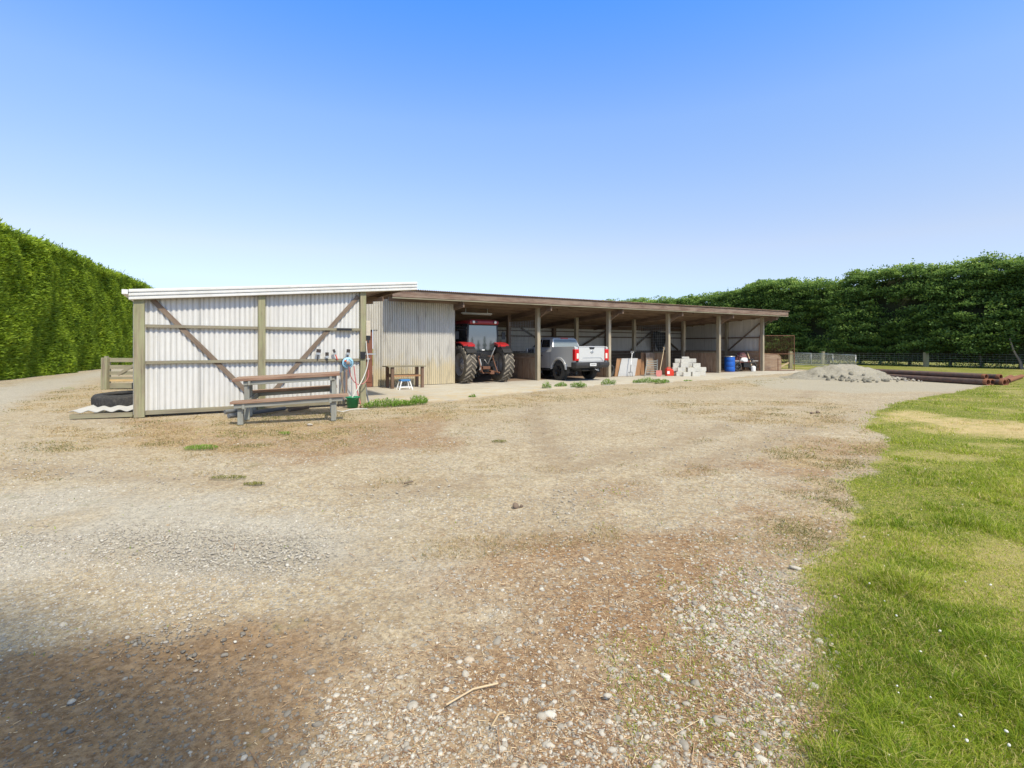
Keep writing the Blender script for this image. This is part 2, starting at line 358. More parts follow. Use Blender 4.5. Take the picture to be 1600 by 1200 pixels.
def ground_mat():
    q=NT('yard_ground')
    pos=q.coord('pos')
    z1=q.n('ShaderNodeAttribute',attribute_name='zoneA');s1=q.n('ShaderNodeSeparateColor');q.l(z1.outputs['Color'],s1.inputs[0])
    z2=q.n('ShaderNodeAttribute',attribute_name='zoneB');s2=q.n('ShaderNodeSeparateColor');q.l(z2.outputs['Color'],s2.inputs[0])
    lawn,straw,brown=s1.outputs[0],s1.outputs[1],s1.outputs[2];sand,grey=s2.outputs[0],s2.outputs[1]
    nbig=q.noise(pos,.55,6,.65);nm=q.noise(pos,3.2,7,.7);nf=q.noise(pos,28,6,.75);nff=q.noise(pos,95,4,.7)
    # compacted dusty base
    base=q.ramp(nbig,[(.34,(.48,.385,.25)),(.52,(.56,.475,.335)),(.7,(.62,.54,.40))])
    base=q.mix(q.ramp(nm,[(.38,0.0),(.62,.5)]),base,(.41,.295,.155))
    base=q.mix(q.ramp(nf,[(.36,.75),(.56,0.0)]),base,(.24,.18,.115))
    # embedded stones (voronoi cells of two sizes)
    def stones(scale,thr,lo,hi):
        vo=q.n('ShaderNodeTexVoronoi');vo.inputs['Scale'].default_value=scale;q.l(pos,vo.inputs['Vector'])
        hs=q.n('ShaderNodeSeparateColor');q.l(vo.outputs['Color'],hs.inputs[0])
        size=q.math('MULTIPLY',hs.outputs[0],thr);m=q.math('LESS_THAN',vo.outputs['Distance'],size)
        c=q.ramp(hs.outputs[1],[(0,lo),(.5,tuple((a+b)/2 for a,b in zip(lo,hi))),(1,hi)]);return m,c,vo.outputs['Distance']
    m1,c1,d1=stones(70,.62,(.24,.225,.20),(.52,.49,.43));m2,c2,d2=stones(27,.42,(.22,.21,.19),(.50,.475,.43))
    dens=q.ramp(q.noise(pos,.8,5,.7),[(.38,.25),(.6,1.0)])
    base=q.mix(q.math('MULTIPLY',m1,dens),base,c1);base=q.mix(q.math('MULTIPLY',m2,dens),base,c2)
    z3=q.n('ShaderNodeAttribute',attribute_name='zoneC');s3=q.n('ShaderNodeSeparateColor');q.l(z3.outputs['Color'],s3.inputs[0])
    nmid=q.noise(pos,9.5,6,.75);base=q.mix(q.ramp(nmid,[(.36,.55),(.52,0.0)]),base,(.27,.19,.115));base=q.mix(q.ramp(nmid,[(.55,0.0),(.72,.35)]),base,(.62,.56,.46))
    sp1=q.noise(q.coord('pos',(1,1,1)),31,3,.8);base=q.mix(q.ramp(sp1,[(.40,.5),(.47,0.0)]),base,(.25,.20,.145));base=q.mix(q.ramp(sp1,[(.56,0.0),(.63,.5)]),base,(.66,.61,.52))
    base=q.mix(q.math('MULTIPLY',s3.outputs[0],q.ramp(nm,[(.3,.15),(.6,.6)])),base,(.30,.225,.15))
    # grey gravel patch
    gcol=q.ramp(nf,[(.3,(.32,.29,.24)),(.52,(.47,.435,.37)),(.7,(.58,.545,.48))]);gcol=q.mix(m1,gcol,c1)
    base=q.mix(q.math('MULTIPLY',grey,.75),base,gcol)
    # brown mulch
    bcol=q.ramp(nf,[(.3,(.12,.066,.034)),(.5,(.29,.175,.092)),(.7,(.46,.31,.18))]);bcol=q.mix(q.ramp(nff,[(.55,0.0),(.7,.5)]),bcol,(.52,.38,.24))
    bst=q.mix(m2,bcol,c2)
    bf=q.math('MULTIPLY',q.math('MULTIPLY',brown,q.ramp(nm,[(.30,.35),(.52,1.0)])),.92);base=q.mix(bf,base,bst)
    base=q.mix(q.math('MULTIPLY',s3.outputs[1],.72),base,q.ramp(nf,[(.35,(.12,.064,.030)),(.65,(.34,.21,.11))]))  # corner tree shadow deepened by a painted dark brown patch
    # straw
    scol=q.ramp(nf,[(.3,(.23,.155,.085)),(.5,(.44,.33,.18)),(.68,(.58,.46,.28))]);base=q.mix(q.math('MULTIPLY',straw,q.math('MULTIPLY',q.ramp(q.noise(pos,9,5,.7),[(.38,.12),(.6,.95)]),q.ramp(q.noise(q.coord('pos',(1,2.2,1)),1.9,6,.75),[(.36,.15),(.56,1.0)]))),base,scol)
    # mossy low plants
    moss=q.math('MULTIPLY',q.ramp(q.noise(pos,1.35,7,.72),[(.60,0.0),(.66,.75)]),q.ramp(nm,[(.4,.3),(.55,1.0)]));base=q.mix(q.math('MULTIPLY',moss,q.math('MAXIMUM',q.math('MAXIMUM',brown,straw),.42)),base,(.17,.17,.06))
    sandc=q.ramp(nf,[(.3,(.36,.325,.25)),(.7,(.47,.43,.35))]);base=q.mix(q.math('MULTIPLY',sand,.8),base,sandc)
    # lawn
    gs=q.noise(pos,1.1,6,.7)
    lcol=q.ramp(gs,[(.30,(.20,.23,.035)),(.5,(.32,.32,.06)),(.68,(.46,.40,.13))])
    gyl=q.noise(q.coord('pos',(.25,.9,1)),1.0,5,.7);lcol=q.mix(q.ramp(gyl,[(.50,0.0),(.66,.75)]),lcol,(.47,.39,.16))
    lcol=q.mix(q.ramp(nf,[(.35,.85),(.6,.1)]),lcol,(.06,.085,.02));lcol=q.mix(q.ramp(nmid,[(.38,.5),(.52,0.0)]),lcol,(.09,.13,.025))
    dryp=q.n('ShaderNodeAttribute',attribute_name='zoneB');sd=q.n('ShaderNodeSeparateColor');q.l(dryp.outputs['Color'],sd.inputs[0])
    lcol=q.mix(q.math('MULTIPLY',sd.outputs[2],q.ramp(nm,[(.3,.35),(.55,1.0)])),lcol,(.54,.42,.22))
    lm=q.ramp(q.math('ADD',lawn,q.math('MULTIPLY',q.math('SUBTRACT',nm,.5),.7)),[(.42,0.0),(.6,1.0)]);base=q.mix(lm,base,lcol)
    q.col(base);q.b.inputs['Roughness'].default_value=.95;q.b.inputs['Specular IOR Level'].default_value=.15
    hh=q.math('ADD',q.math('MULTIPLY',nf,1.0),q.math('MULTIPLY',q.math('SUBTRACT',1.0,d1),q.math('MULTIPLY',m1,.5)));hh=q.math('ADD',hh,q.math('MULTIPLY',m2,.5))
    q.bump(hh,.75,.018);return q.m
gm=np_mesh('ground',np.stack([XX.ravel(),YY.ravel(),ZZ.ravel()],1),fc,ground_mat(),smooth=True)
for nme,(a,b,c) in (('zoneA',(la,st_,br)),('zoneB',(sa,gr,DRYL)),('zoneC',(TRM,SHADE_TINT,TRM))):
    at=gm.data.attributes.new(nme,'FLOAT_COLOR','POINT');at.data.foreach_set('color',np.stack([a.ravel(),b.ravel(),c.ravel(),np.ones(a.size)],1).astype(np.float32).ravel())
struct(gm)
# ---- slab
def slab_mat():
    q=NT('old_concrete');pos=q.coord('obj');sx=q.n('ShaderNodeSeparateXYZ');q.l(pos,sx.inputs[0])
    n=q.noise(pos,.7,6,.7);nf=q.noise(pos,22,5,.7)
    c=q.ramp(n,[(.3,(.42,.38,.31)),(.55,(.52,.48,.40)),(.75,(.56,.53,.46))]);c=q.mix(q.ramp(nf,[(.35,.35),(.6,0.0)]),c,(.27,.23,.17))
    c=q.mix(q.ramp(q.math('ADD',q.math('MULTIPLY',sx.outputs[1],1.0),q.math('MULTIPLY',n,.8)),[(.35,0.0),(.8,.85)]),c,(.20,.125,.075))
    edge=q.ramp(q.math('ADD',q.noise(pos,2.2,6,.7),q.math('MULTIPLY',sx.outputs[1],-.045)),[(.62,0.0),(.78,.8)]);c=q.mix(edge,c,(.48,.37,.22))
    q.col(c);q.b.inputs['Roughness'].default_value=.9;q.bump(nf,.25,.006);return q.m
mb=MB();pts=[]
for i in range(len(SLABE)-1):
    (a,b),(c,d)=SLABE[i],SLABE[i+1];k=max(1,int((c-a)/.12))
    for j in range(k):
        f=j/k;s=a+(c-a)*f;t=b+(d-b)*f;pts.append((s,t+(float(fbm(np.array([s*2.2]),np.array([1.0]),9,4)[0])-.5)*.7))
pts+=[(18.2,-2.0),(18.2,6.1),(-9.2,6.1)]
mb.prism(pts,'z',-.05,.012)
slab=mb.build('concrete_paving',slab_mat(),None,(OX,OY,0),PHI);struct(slab)
# ---- pebbles
def ico():
    t=(1+5**.5)/2;v=np.array([(-1,t,0),(1,t,0),(-1,-t,0),(1,-t,0),(0,-1,t),(0,1,t),(0,-1,-t),(0,1,-t),(t,0,-1),(t,0,1),(-t,0,-1),(-t,0,1)],float);v/=np.linalg.norm(v[0])
    f=np.array([(0,11,5),(0,5,1),(0,1,7),(0,7,10),(0,10,11),(1,5,9),(5,11,4),(11,10,2),(10,7,6),(7,1,8),(3,9,4),(3,4,2),(3,2,6),(3,6,8),(3,8,9),(4,9,5),(2,4,11),(6,2,10),(8,6,7),(9,8,1)]);return v,f
def subdiv(v,f):
    v=list(map(tuple,v));c={};nf=[]
    def mid(a,b):
        k=(min(a,b),max(a,b))
        if k not in c:
            m=(np.array(v[a])+np.array(v[b]))/2;m/=np.linalg.norm(m);v.append(tuple(m));c[k]=len(v)-1
        return c[k]
    for a,b,d in f:
        x,y,z=mid(a,b),mid(b,d),mid(d,a);nf+=[(a,x,z),(b,y,x),(d,z,y),(x,y,z)]
    return np.array(v),np.array(nf)
IV,IF=ico();IV2,IF2=subdiv(IV,IF)
def scatter_stones(name,P,size,mat,fine=False,flat=.55,rv=None):
    bv,bf=(IV2,IF2) if fine else (IV,IF);n=len(P);k=len(bv)
    d=RS.uniform(.82,1.15,(n,k,1))*bv[None];sc=np.stack([RS.uniform(.8,1.35,n),RS.uniform(.65,1.0,n),RS.uniform(.4,.75,n)*flat/.55],1)*size[:,None]
    d=d*sc[:,None,:];a=RS.uniform(0,6.28,n);ca,sa_=np.cos(a),np.sin(a);x=d[...,0]*ca[:,None]-d[...,1]*sa_[:,None];y=d[...,0]*sa_[:,None]+d[...,1]*ca[:,None]
    z=d[...,2];tilt=RS.uniform(-.3,.3,n);z=z+x*tilt[:,None]
    V=np.stack([x+P[:,0,None],y+P[:,1,None],z+P[:,2,None]],2).reshape(-1,3)
    FF=(bf[None]+(np.arange(n)*k)[:,None,None]).reshape(-1,3)
    return np_mesh(name,V,FF,mat,np.repeat(RS.uniform(0,1,n) if rv is None else (np.full(n,rv) if np.isscalar(rv) else rv),k),smooth=True)
def stone_mat():
    q=NT('river_stone');r=q.n('ShaderNodeAttribute',attribute_name='rnd').outputs['Fac']
    c=q.ramp(r,[(0,(.15,.135,.115)),(.3,(.30,.27,.225)),(.6,(.43,.39,.33)),(.85,(.53,.49,.42)),(.95,(.62,.59,.52)),(1,(.42,.30,.18))])
    n=q.noise(q.coord('pos'),90,4,.7);c=q.mix(q.ramp(n,[(.3,.5),(.6,0.0)]),c,(.24,.20,.15));q.col(c);q.b.inputs['Roughness'].default_value=.85;q.bump(n,.3,.002);return q.m
SM=stone_mat()
def sample(n,ymin,ymax,p,xr=1.05,pad=.4):
    u=RS.uniform(0,1,n)
    if abs(p-1)<1e-6: y=ymin*(ymax/ymin)**u
    else: y=(ymin**(1-p)+u*(ymax**(1-p)-ymin**(1-p)))**(1/(1-p))
    x=RS.uniform(-1,1,n)*(y*xr+pad);return x,y
def place(n,ymin,ymax,p,dens):
    x,y=sample(n,ymin,ymax,p);z=zones(x,y);k=RS.uniform(0,1,n)<dens(x,y,z);return x[k],y[k],[a[k] for a in z]
inslab=lambda x,y: sdist(x,y,P_SLAB)>-.05
def shadev(x,y):
    r=RS.uniform(0,1,len(x));d=soft(x,y,P_SHADE,.22,110,1.6);return np.where((d>.4)&(RS.uniform(0,1,len(x))<.88),r*.2,.24+.76*r)  # stones inside the painted corner shadow get darker colours
# fine gravel
x,y,zz=place(230000,1.55,13,1.9,lambda x,y,z:(1-z[0])**2*np.clip(.03+.65*sstep(.40,.68,fbm(x*1.1,y*1.1,91,5))*(.45+z[4]*1.2)+.12*z[2]+soft(x,y,P_WHITE,.15,61,1.4)*.9,0,1)*(1-.72*soft(x,y,P_SHADE,.22,110,1.6))*(1-.6*z[1]))
k=~inslab(x,y);x,y=x[k],y[k];sz=RS.lognormal(-5.40,.50,len(x))*np.clip((y/3)**.35,1,1.7);sz=np.clip(sz,.0025,.016)
tag(scatter_stones('gravel',np.stack([x,y,gz(x,y)-sz*.05],1),sz,SM,rv=shadev(x,y)),None,None,kind='stuff')
# bigger stones
x,y,zz=place(8000,1.6,12,1.7,lambda x,y,z:(1-z[0])**2*np.clip(.10+.6*(fbm(x*1.3,y*1.3,95)-.42)*3*(.4+z[2])+.5*z[4]*(y<4),0,1)*np.where(x<-.9,.25,1)*(1-.6*soft(x,y,P_SHADE,.22,110,1.6)))
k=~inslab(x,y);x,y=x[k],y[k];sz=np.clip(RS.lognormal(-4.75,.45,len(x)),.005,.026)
tag(scatter_stones('river_pebbles',np.stack([x,y,gz(x,y)-sz*.02],1),sz,SM,True,rv=shadev(x,y)),None,None,kind='stuff')
n=2600;x=RS.uniform(.7,2.6,n);y=RS.uniform(1.6,3.6,n);k=RS.uniform(0,1,n)<soft(x,y,P_WHITE,.16,61,1.5)*sstep(.38,.55,fbm(x*3,y*3,97,3));x,y=x[k],y[k];sz=np.clip(RS.lognormal(-4.55,.35,len(x)),.006,.024)
tag(scatter_stones('pale_stones',np.stack([x,y,gz(x,y)],1),sz,SM,True,.5,rv=RS.uniform(.35,.92,len(x))),None,None,kind='stuff')
# mulch slivers / straw
def slivers(name,n,ymin,ymax,dens,L0,mat,h=.006):
    x,y,_=place(n,ymin,ymax,1.8,dens);n=len(x);a=RS.uniform(0,6.28,n);L=RS.lognormal(math.log(L0),.5,n);w=RS.uniform(.0005,.0016,n)*np.clip(y/2.5,1,3)
    z=gz(x,y)+RS.uniform(.003,h,n);dx,dy=np.cos(a)*L/2,np.sin(a)*L/2;px_,py_=-np.sin(a)*w,np.cos(a)*w;dz=RS.uniform(-.12,.12,n)*L
    V=np.stack([np.stack([x-dx-px_,y-dy-py_,z-dz],1),np.stack([x+dx-px_,y+dy-py_,z+dz],1),np.stack([x+dx+px_,y+dy+py_,z+dz+.001],1),np.stack([x-dx+px_,y-dy+py_,z-dz+.001],1)],1).reshape(-1,3)
    return np_mesh(name,V,np.arange(n*4).reshape(n,4),mat,np.repeat(RS.uniform(0,1,n),4))
q=NT('straw_litter');q.col(q.ramp(q.n('ShaderNodeAttribute',attribute_name='rnd').outputs['Fac'],[(0,(.16,.085,.045)),(.45,(.34,.20,.11)),(.8,(.55,.40,.24)),(1,(.68,.56,.38))]));q.b.inputs['Roughness'].default_value=.9;STRAW=q.m
tag(slivers('straw_litter',110000,1.6,10,lambda x,y,z:np.clip(z[2]*.9+z[1]*.8+z[0]*.12+.03,0,1),.0135,STRAW),None,None,kind='stuff')
tag(slivers('dry_twigs',900,1.6,7,lambda x,y,z:np.clip(z[2]*.6+.15,0,1),.075,STRAW,.012),None,None,kind='stuff')
# ---- grass
def grass_mat(name,stops):
    q=NT(name);r=q.n('ShaderNodeAttribute',attribute_name='rnd').outputs['Fac'];c=q.ramp(r,stops);q.col(c);q.b.inputs['Roughness'].default_value=.6;q.b.inputs['Specular IOR Level'].default_value=.25
    tr=q.n('ShaderNodeBsdfTranslucent');q.l(c,tr.inputs[0]);ms=q.n('ShaderNodeMixShader');ms.inputs[0].default_value=.3
    q.l(q.b.outputs[0],ms.inputs[1]);q.l(tr.outputs[0],ms.inputs[2]);q.l(ms.outputs[0],q.out.inputs[0]);return q.m
GM=grass_mat('grass_blade',[(0,(.095,.18,.010)),(.35,(.25,.345,.02)),(.65,(.42,.48,.04)),(.85,(.56,.53,.12)),(1,(.68,.54,.28))])
def blades(x,y,h,w,lean,rnd,z=None,mat=GM,name='lawn_grass',parent=None):
    n=len(x);a=RS.uniform(0,6.28,n);b=RS.uniform(0,6.28,n);z=gz(x,y)-.004 if z is None else z
    wx,wy=np.cos(a)*w,np.sin(a)*w;lx,ly=np.cos(b)*lean*h,np.sin(b)*lean*h
    V=np.stack([np.stack([x-wx,y-wy,z],1),np.stack([x+wx,y+wy,z],1),np.stack([x-wx*.8+lx*.35,y-wy*.8+ly*.35,z+h*.55],1),np.stack([x+wx*.8+lx*.35,y+wy*.8+ly*.35,z+h*.55],1),np.stack([x+lx,y+ly,z+h*(1-.35*lean)],1)],1).reshape(-1,3)
    o=(np.arange(n)*5)[:,None];T=np.concatenate([o+np.array([[0,1,3]]),o+np.array([[0,3,2]]),o+np.array([[2,3,4]])],1).reshape(-1,3)
    return np_mesh(name,V,T,mat,np.repeat(rnd,5),parent=parent)
x,y=sample(900000,1.55,20,1.55,1.02,.3);k=x>.5;x,y=x[k],y[k];la_=zones(x,y)[0];dn=fbm(x*1.7,y*1.7,31,5);k=RS.uniform(0,1,len(x))<sstep(.05,.95,la_+.9*(fbm(x*4.5,y*4.5,34,4)-.5)*(la_>.04))**1.3*np.clip(.3+1.15*dn,0,1);x,y,dn,la_=x[k],y[k],dn[k],la_[k]
edge=np.exp(-((sdist(x,y,P_YARD)+.35)/.35)**2)*(y<4.2)
tuft=sstep(.5,.75,fbm(x*2.6,y*2.6,33,4))
h=(.022+.05*tuft+.075*edge*(.3+tuft))*(1-.45*drylawn(x,y))*RS.uniform(.55,1.35,len(x));w=.0011*np.clip(y/2.2,1,9)**.85*RS.uniform(.7,1.4,len(x))
dry=sstep(.52,.68,fbm(x*.55,y*1.3,35,4))*sstep(2.5,6,y)
rnd=np.clip(RS.normal(.42,.20,len(x))+.25*(fbm(x*.9,y*.9,36)-.5)*2-.10*edge+.33*dry+.42*drylawn(x,y),0,.99);rnd=np.where(RS.uniform(0,1,len(x))<.13+.1*(fbm(x*3,y*3,37)>.55),RS.uniform(.85,1,len(x)),rnd)
tag(blades(x,y,h,w,RS.uniform(.2,1.3,len(x)),rnd),None,None,kind='stuff')
# dead and olive stubble in the dry strips
STM=grass_mat('dry_stubble',[(0,(.12,.15,.03)),(.3,(.27,.25,.08)),(.5,(.36,.25,.12)),(.8,(.55,.40,.21)),(1,(.68,.54,.32))])
x,y=sample(420000,3.5,24,1.35,1.05,.3);zz=zones(x,y);big=fbm(x*2.6,y*2.6,44,4);far_=sstep(.5,.62,fbm(x*.8,y*1.1,45,4))*.30*(y<13)*(1-zz[3])
k=(RS.uniform(0,1,len(x))<np.clip(zz[1]*1.1*(sstep(.38,.6,big)+.12)+far_*sstep(.5,.6,big),0,1))&(~inslab(x,y))&(zz[0]<.5);x,y,big=x[k],y[k],big[k];n=len(x)
tag(blades(x,y,RS.uniform(.010,.042,n),.0014*np.clip(y/3,1,7),RS.uniform(.5,2.0,n),np.clip(RS.normal(.55,.22,n)-.55*sstep(.5,.62,fbm(x*1.3,y*1.3,46,4))*(RS.uniform(0,1,n)<.7),0,1),mat=STM,name='dry_grass'),None,None,kind='stuff')
# sparse green growth in the gravel margin
x,y=sample(120000,1.6,12,1.7,1.0,.2);zz=zones(x,y);ed_=np.exp(-((sdist(x,y,P_YARD)-.1)/.38)**2);c=np.maximum(sstep(.58,.66,fbm(x*1.9,y*1.9,38,5)),ed_*sstep(.42,.6,fbm(x*3.1,y*3.1,39,5)));k=(RS.uniform(0,1,len(x))<c*np.clip(zz[2]*.7*(x>.4)+zz[1]*.5+ed_*.8+.03,0,1)*.6)&(~inslab(x,y))&(zz[0]<.6);x,y=x[k],y[k];n=len(x)
tag(blades(x,y,RS.uniform(.008,.028,n),.0016*np.clip(y/2,1,4),RS.uniform(.4,1.6,n),np.clip(RS.normal(.4,.15,n),0,.8),name='creeping_weeds'),None,None,kind='stuff')
# clover flower heads
x,y=sample(260,1.7,9,1.5,1.0,0);k=(zones(x,y)[0]>.9)&(x>.5);x,y=x[k],y[k];n=len(x)
q=NT('clover_petal');q.col((.74,.72,.62));CL=q.m
tag(scatter_stones('clover_flowers',np.stack([x,y,gz(x,y)+RS.uniform(.03,.06,n)],1),RS.uniform(.0035,.0065,n),CL,True,.8),None,None,kind='stuff')
# ================================================================ long open shed (local frame: x along the front, y back)
BAY=4.05
shed=empty('open_farm_shed',(OX,OY,0),PHI)
tag(shed,'long open fronted timber shed with brown fascia, bays and iron back wall','shed')
def rz_(t): return 3.26-.062*(t+.9)      # underside of the roof iron
def up(s): return .004*(s+6.7)
# posts along the front
for i in range(5):
    s=BAY*i;m=MB();w=.15
    m.beam((s,0,0),(s,0,rz_(0)-.02+up(s)),.15,.19,up=(0,1,0),seg=4,wob=.003)
    m.build('post',MT['postgrey'],shed,bevel=.006)
    if i<4:
        m=MB();m.beam((s+.115,.03,0),(s+.115,.03,2.95),.055,.09,up=(0,1,0),seg=3,wob=.002);m.build('packing_post',MT['post'],shed)
for i in range(-1,5):     # middle and back posts
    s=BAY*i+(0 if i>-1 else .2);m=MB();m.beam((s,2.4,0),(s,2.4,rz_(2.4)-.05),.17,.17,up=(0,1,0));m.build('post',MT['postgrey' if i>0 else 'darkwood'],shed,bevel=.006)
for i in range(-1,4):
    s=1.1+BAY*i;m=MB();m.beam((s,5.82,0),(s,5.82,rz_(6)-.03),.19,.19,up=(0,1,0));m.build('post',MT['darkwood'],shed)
m=MB();m.beam((16.2,5.82,0),(16.2,5.82,rz_(6)-.03),.18,.18,up=(0,1,0));m.build('post',MT['darkwood'],shed)
# fascia, purlins, rafters
m=MB();m.beam((-6.72,-.93,3.30),(17.3,-.93,3.395),.05,.225,seg=12,wob=.004);m.build('fascia',MT['fascia'],shed,bevel=.004)
m=MB();m.beam((-6.72,-.905,3.155),(17.3,-.905,3.25),.09,.035,seg=6,wob=.002);m.build('fascia_trim',MT['rail'],shed)
for j,t in enumerate((-.45,.45,1.35,2.25,3.2,4.1,5.0,5.75)):
    for k in range(6):
        a=-6.7+k*4.05;b=min(17.25,a+4.6);off=.055*(k%2)
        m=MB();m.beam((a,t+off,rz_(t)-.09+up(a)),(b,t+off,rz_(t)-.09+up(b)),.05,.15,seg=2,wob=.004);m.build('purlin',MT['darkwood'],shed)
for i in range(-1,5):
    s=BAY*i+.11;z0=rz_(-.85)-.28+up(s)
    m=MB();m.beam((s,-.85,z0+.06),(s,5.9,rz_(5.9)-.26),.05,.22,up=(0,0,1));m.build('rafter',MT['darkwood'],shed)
    if i>-1: 
        m=MB();m.beam((s-.06,.13,2.7),(s+.7,.13,rz_(0)-.14),.04,.07);m.build('knee_brace',MT['darkwood'],shed)
    if i>-1:
        m=MB();m.beam((s-.03,-.06,2.72),(s-.03,-.62,rz_(-.6)-.24),.035,.06,up=(1,0,0));m.build('knee_brace',MT['darkwood'],shed)
# cross beams seen deep under the roof


m=MB();m.beam((-3.9,5.75,2.62),(16.2,5.75,2.62),.05,.22,seg=5,wob=.005);m.build('beam',MT['darkwood'],shed)
# roof iron: ribs run front to back, front edge scalloped
m=MB();m.corr((-6.75,-1.02,rz_(-1.02)+.19),(1,0,.004),24.1,(0,1,-.062),7.15,(0,0,1),pitch=.085,amp=.021,sub=6);m.build('roof',MT['roofunder'],shed)
m=MB();m.bx(-6.74,17.3,6.1,6.13,2.4,2.85);m.build('back_fascia',MT['darkwood'],shed)
# clad front bay (the store room), lintel and door
TINC=MT['tinwall']
m=MB();m.corr((-7.12,-.02,.03),(1,0,0),3.20,(0,0,1),lambda a:(3.06+.11*min(a,.6)/.6 if a<.6 else 3.17),(0,1,0),pitch=.085,amp=.015,rows=1);m.build('front_wall',TINC,shed)
m=MB();m.corr((-9.0,-.045,2.06),(1,0,0),2.06,(0,0,1),lambda a:.80+.062*a,(0,1,0),pitch=.085,amp=.011);m.build('door_lintel',MT['tinwall'],shed)
m=MB();m.bx(-8.15,-7.13,.02,.065,.03,2.07);
for zz in (.25,1.05,1.85): m.bx(-8.1,-7.16,.0,.018,zz-.05,zz+.05)
dr=m.build('door',MT['door'],shed)
m=MB();m.box(-7.3,-.02,1.02,.10,.03,.05);m.tube([(-7.36,-.05,1.02),(-7.24,-.05,1.02)],.012);m.build('bolt',MT['galv'],dr)
m=MB();m.corr((-8.15,.0,.03),(-1,0,0),1.0,(0,0,1),2.05,(0,1,0),pitch=.085,amp=.011);m.build('front_wall',MT['tinwall'],shed)
m=MB();m.corr((-3.94,.03,.02),(0,1,0),5.9,(0,0,1),lambda a:rz_(a)-.05,(1,0,0),pitch=.085,amp=.011);m.build('room_side_wall',MT['backsheet'],shed)
# back wall
m=MB();m.corr((-3.9,5.98,.1),(1,0,0),20.15,(0,0,1),2.66,(0,1,0),pitch=.085,amp=.011);m.build('back_wall',MT['backsheet'],shed)
m=MB()
m.bx(-3.9,16.2,5.89,5.96,2.02,2.09);m.bx(-3.9,16.2,5.89,5.96,2.33,2.38);m.build('girt',MT['darkwood'],shed)
m=MB()
for k in range(6): m.beam((-3.9,5.87-.002*k,.12+k*.2),(16.1,5.87-.002*k,.12+k*.2),.03,.19,seg=4,wob=.004)
m.build('back_wall_lining',MT['brace'],shed)
for s0,s1 in ((6.7,9.3),(5.2,2.9),(13.2,11.3),(13.6,15.7)):
    m=MB();m.beam((s0,5.84,1.25 if s0!=13.2 else 1.25),(s1,5.84,2.5),.045,.10) if s0 not in (13.2,13.6) else m.beam((s0,5.84,2.5),(s1,5.84,1.25),.045,.10);m.build('wall_brace',MT['brace'],shed)
# partitions between the bays with ply lining, rail and wire mesh above
def mesh_panel(m,t0,t1,z0,z1,s,step=.13,r=.0028):
    k=int((t1-t0)/step)
    for i in range(k+1): a=t0+(t1-t0)*i/k;m.beam((s,a,z0),(s,a,z1),r*2,r*2,up=(0,1,0))
    k=int((z1-z0)/step)
    for i in range(k+1): a=z0+(z1-z0)*i/k;m.beam((s,t0,a),(s,t1,a),r*2,r*2)
for i in range(4):
    s=BAY*i
    m=MB();n=8
    for k in range(n):
        a=.11+(2.2)*k/n;b=.11+2.2*(k+1)/n-.006;o=random.uniform(-.006,.006);top=1.12
        m.beam((s+o,(a+b)/2,.02),(s+o,(a+b)/2,top),b-a,.024,up=(1,0,0))
    pn=m.build('partition',MT['board'],shed)
    m=MB();m.beam((s,.1,1.15),(s,2.31,1.15),.07,.055,seg=2,wob=.002);m.build('top_rail',MT['rail'],pn)
    if i==0:
        m=MB();m.beam((s-.04,.1,.98),(s-.04,2.31,.98),.03,.09);m.build('mid_rail',MT['board'],pn)
    if i in(0,2):
        m=MB();mesh_panel(m,.12,2.3,1.18,2.6,s-.02);m.build('wire_mesh',MT['galv'],pn)
# right end wall
m=MB();m.corr((16.27,.08,.05),(0,1,0),5.9,(0,0,1),lambda a:rz_(a)-.08,(1,0,0),pitch=.085,amp=.012);ew=m.build('end_wall',MT['backsheet'],shed)
m=MB();m.bx(16.17,16.235,.1,5.8,1.98,2.05);m.build('girt',MT['darkwood'],shed)
m=MB();m.beam((16.19,.15,2.85),(16.19,2.3,1.2),.045,.11,up=(1,0,0));m.build('wall_brace',MT['brace'],shed)
m=MB()
for k in range(6): m.bx(16.13,16.165,.1,5.7,.03+k*.2,.215+k*.2)
m.build('end_wall_lining',MT['board'],shed)
m=MB();m.box(13.4,5.6,2.2,.3,.25,.5);m.build('junction_box',MT['black'],shed)
# ================================================================ lean-to with the braced white end
LT=-5.16
lean=empty('lean_to',(OX,OY,0),PHI)
tag(lean,'white corrugated lean-to with brown diagonal braces and green stained posts','lean-to')
S0,_=PT(218,650,LT);S1,_=PT(408.7,640,LT);S2,_=PT(566.5,630,LT)
def lz(s): return 2.40+(s+13.64)*.0905
for s,w,mt in ((S0,.185,'post'),(S1,.15,'post'),(S2,.145,'post')):
    m=MB();m.beam((s,LT,0),(s,LT,lz(s)+.03),.15 if w<.18 else .16,w,up=(1,0,0),seg=5,wob=.003)
    m.build('post',MT[mt],lean,bevel=.008)
m=MB()
for z0 in (1.885,1.13):
    for a,b in ((S0+.1,S1-.08),(S1+.08,S2-.075)):
        m=MB();m.beam((a,LT-.0,z0+random.uniform(-.004,.004)),(b,LT-.0,z0),.055,.06,seg=3,wob=.003);m.build('girt',MT['rail'],lean)
m=MB();m.beam((S0+.1,LT,.085),(S2-.07,LT,.085),.08,.085,seg=3,wob=.003);m.build('bottom_plate',MT['rail'],lean)
def wallbeam(x0,y0,x1,y1,t,w,h,name,mat):
    a=PT(x0,y0,t);b=PT(x1,y1,t);m=MB();m.beam((a[0],t,a[1]),(b[0],t,b[1]),w,h,up=(0,1,0) if False else (0,0,1),seg=4,wob=.003);return m.build(name,MT[mat],lean)
wallbeam(238,468,396,622,LT+.02,.03,.10,'brace','brace')
wallbeam(560,463,427,612,LT+.02,.03,.095,'brace','brace')
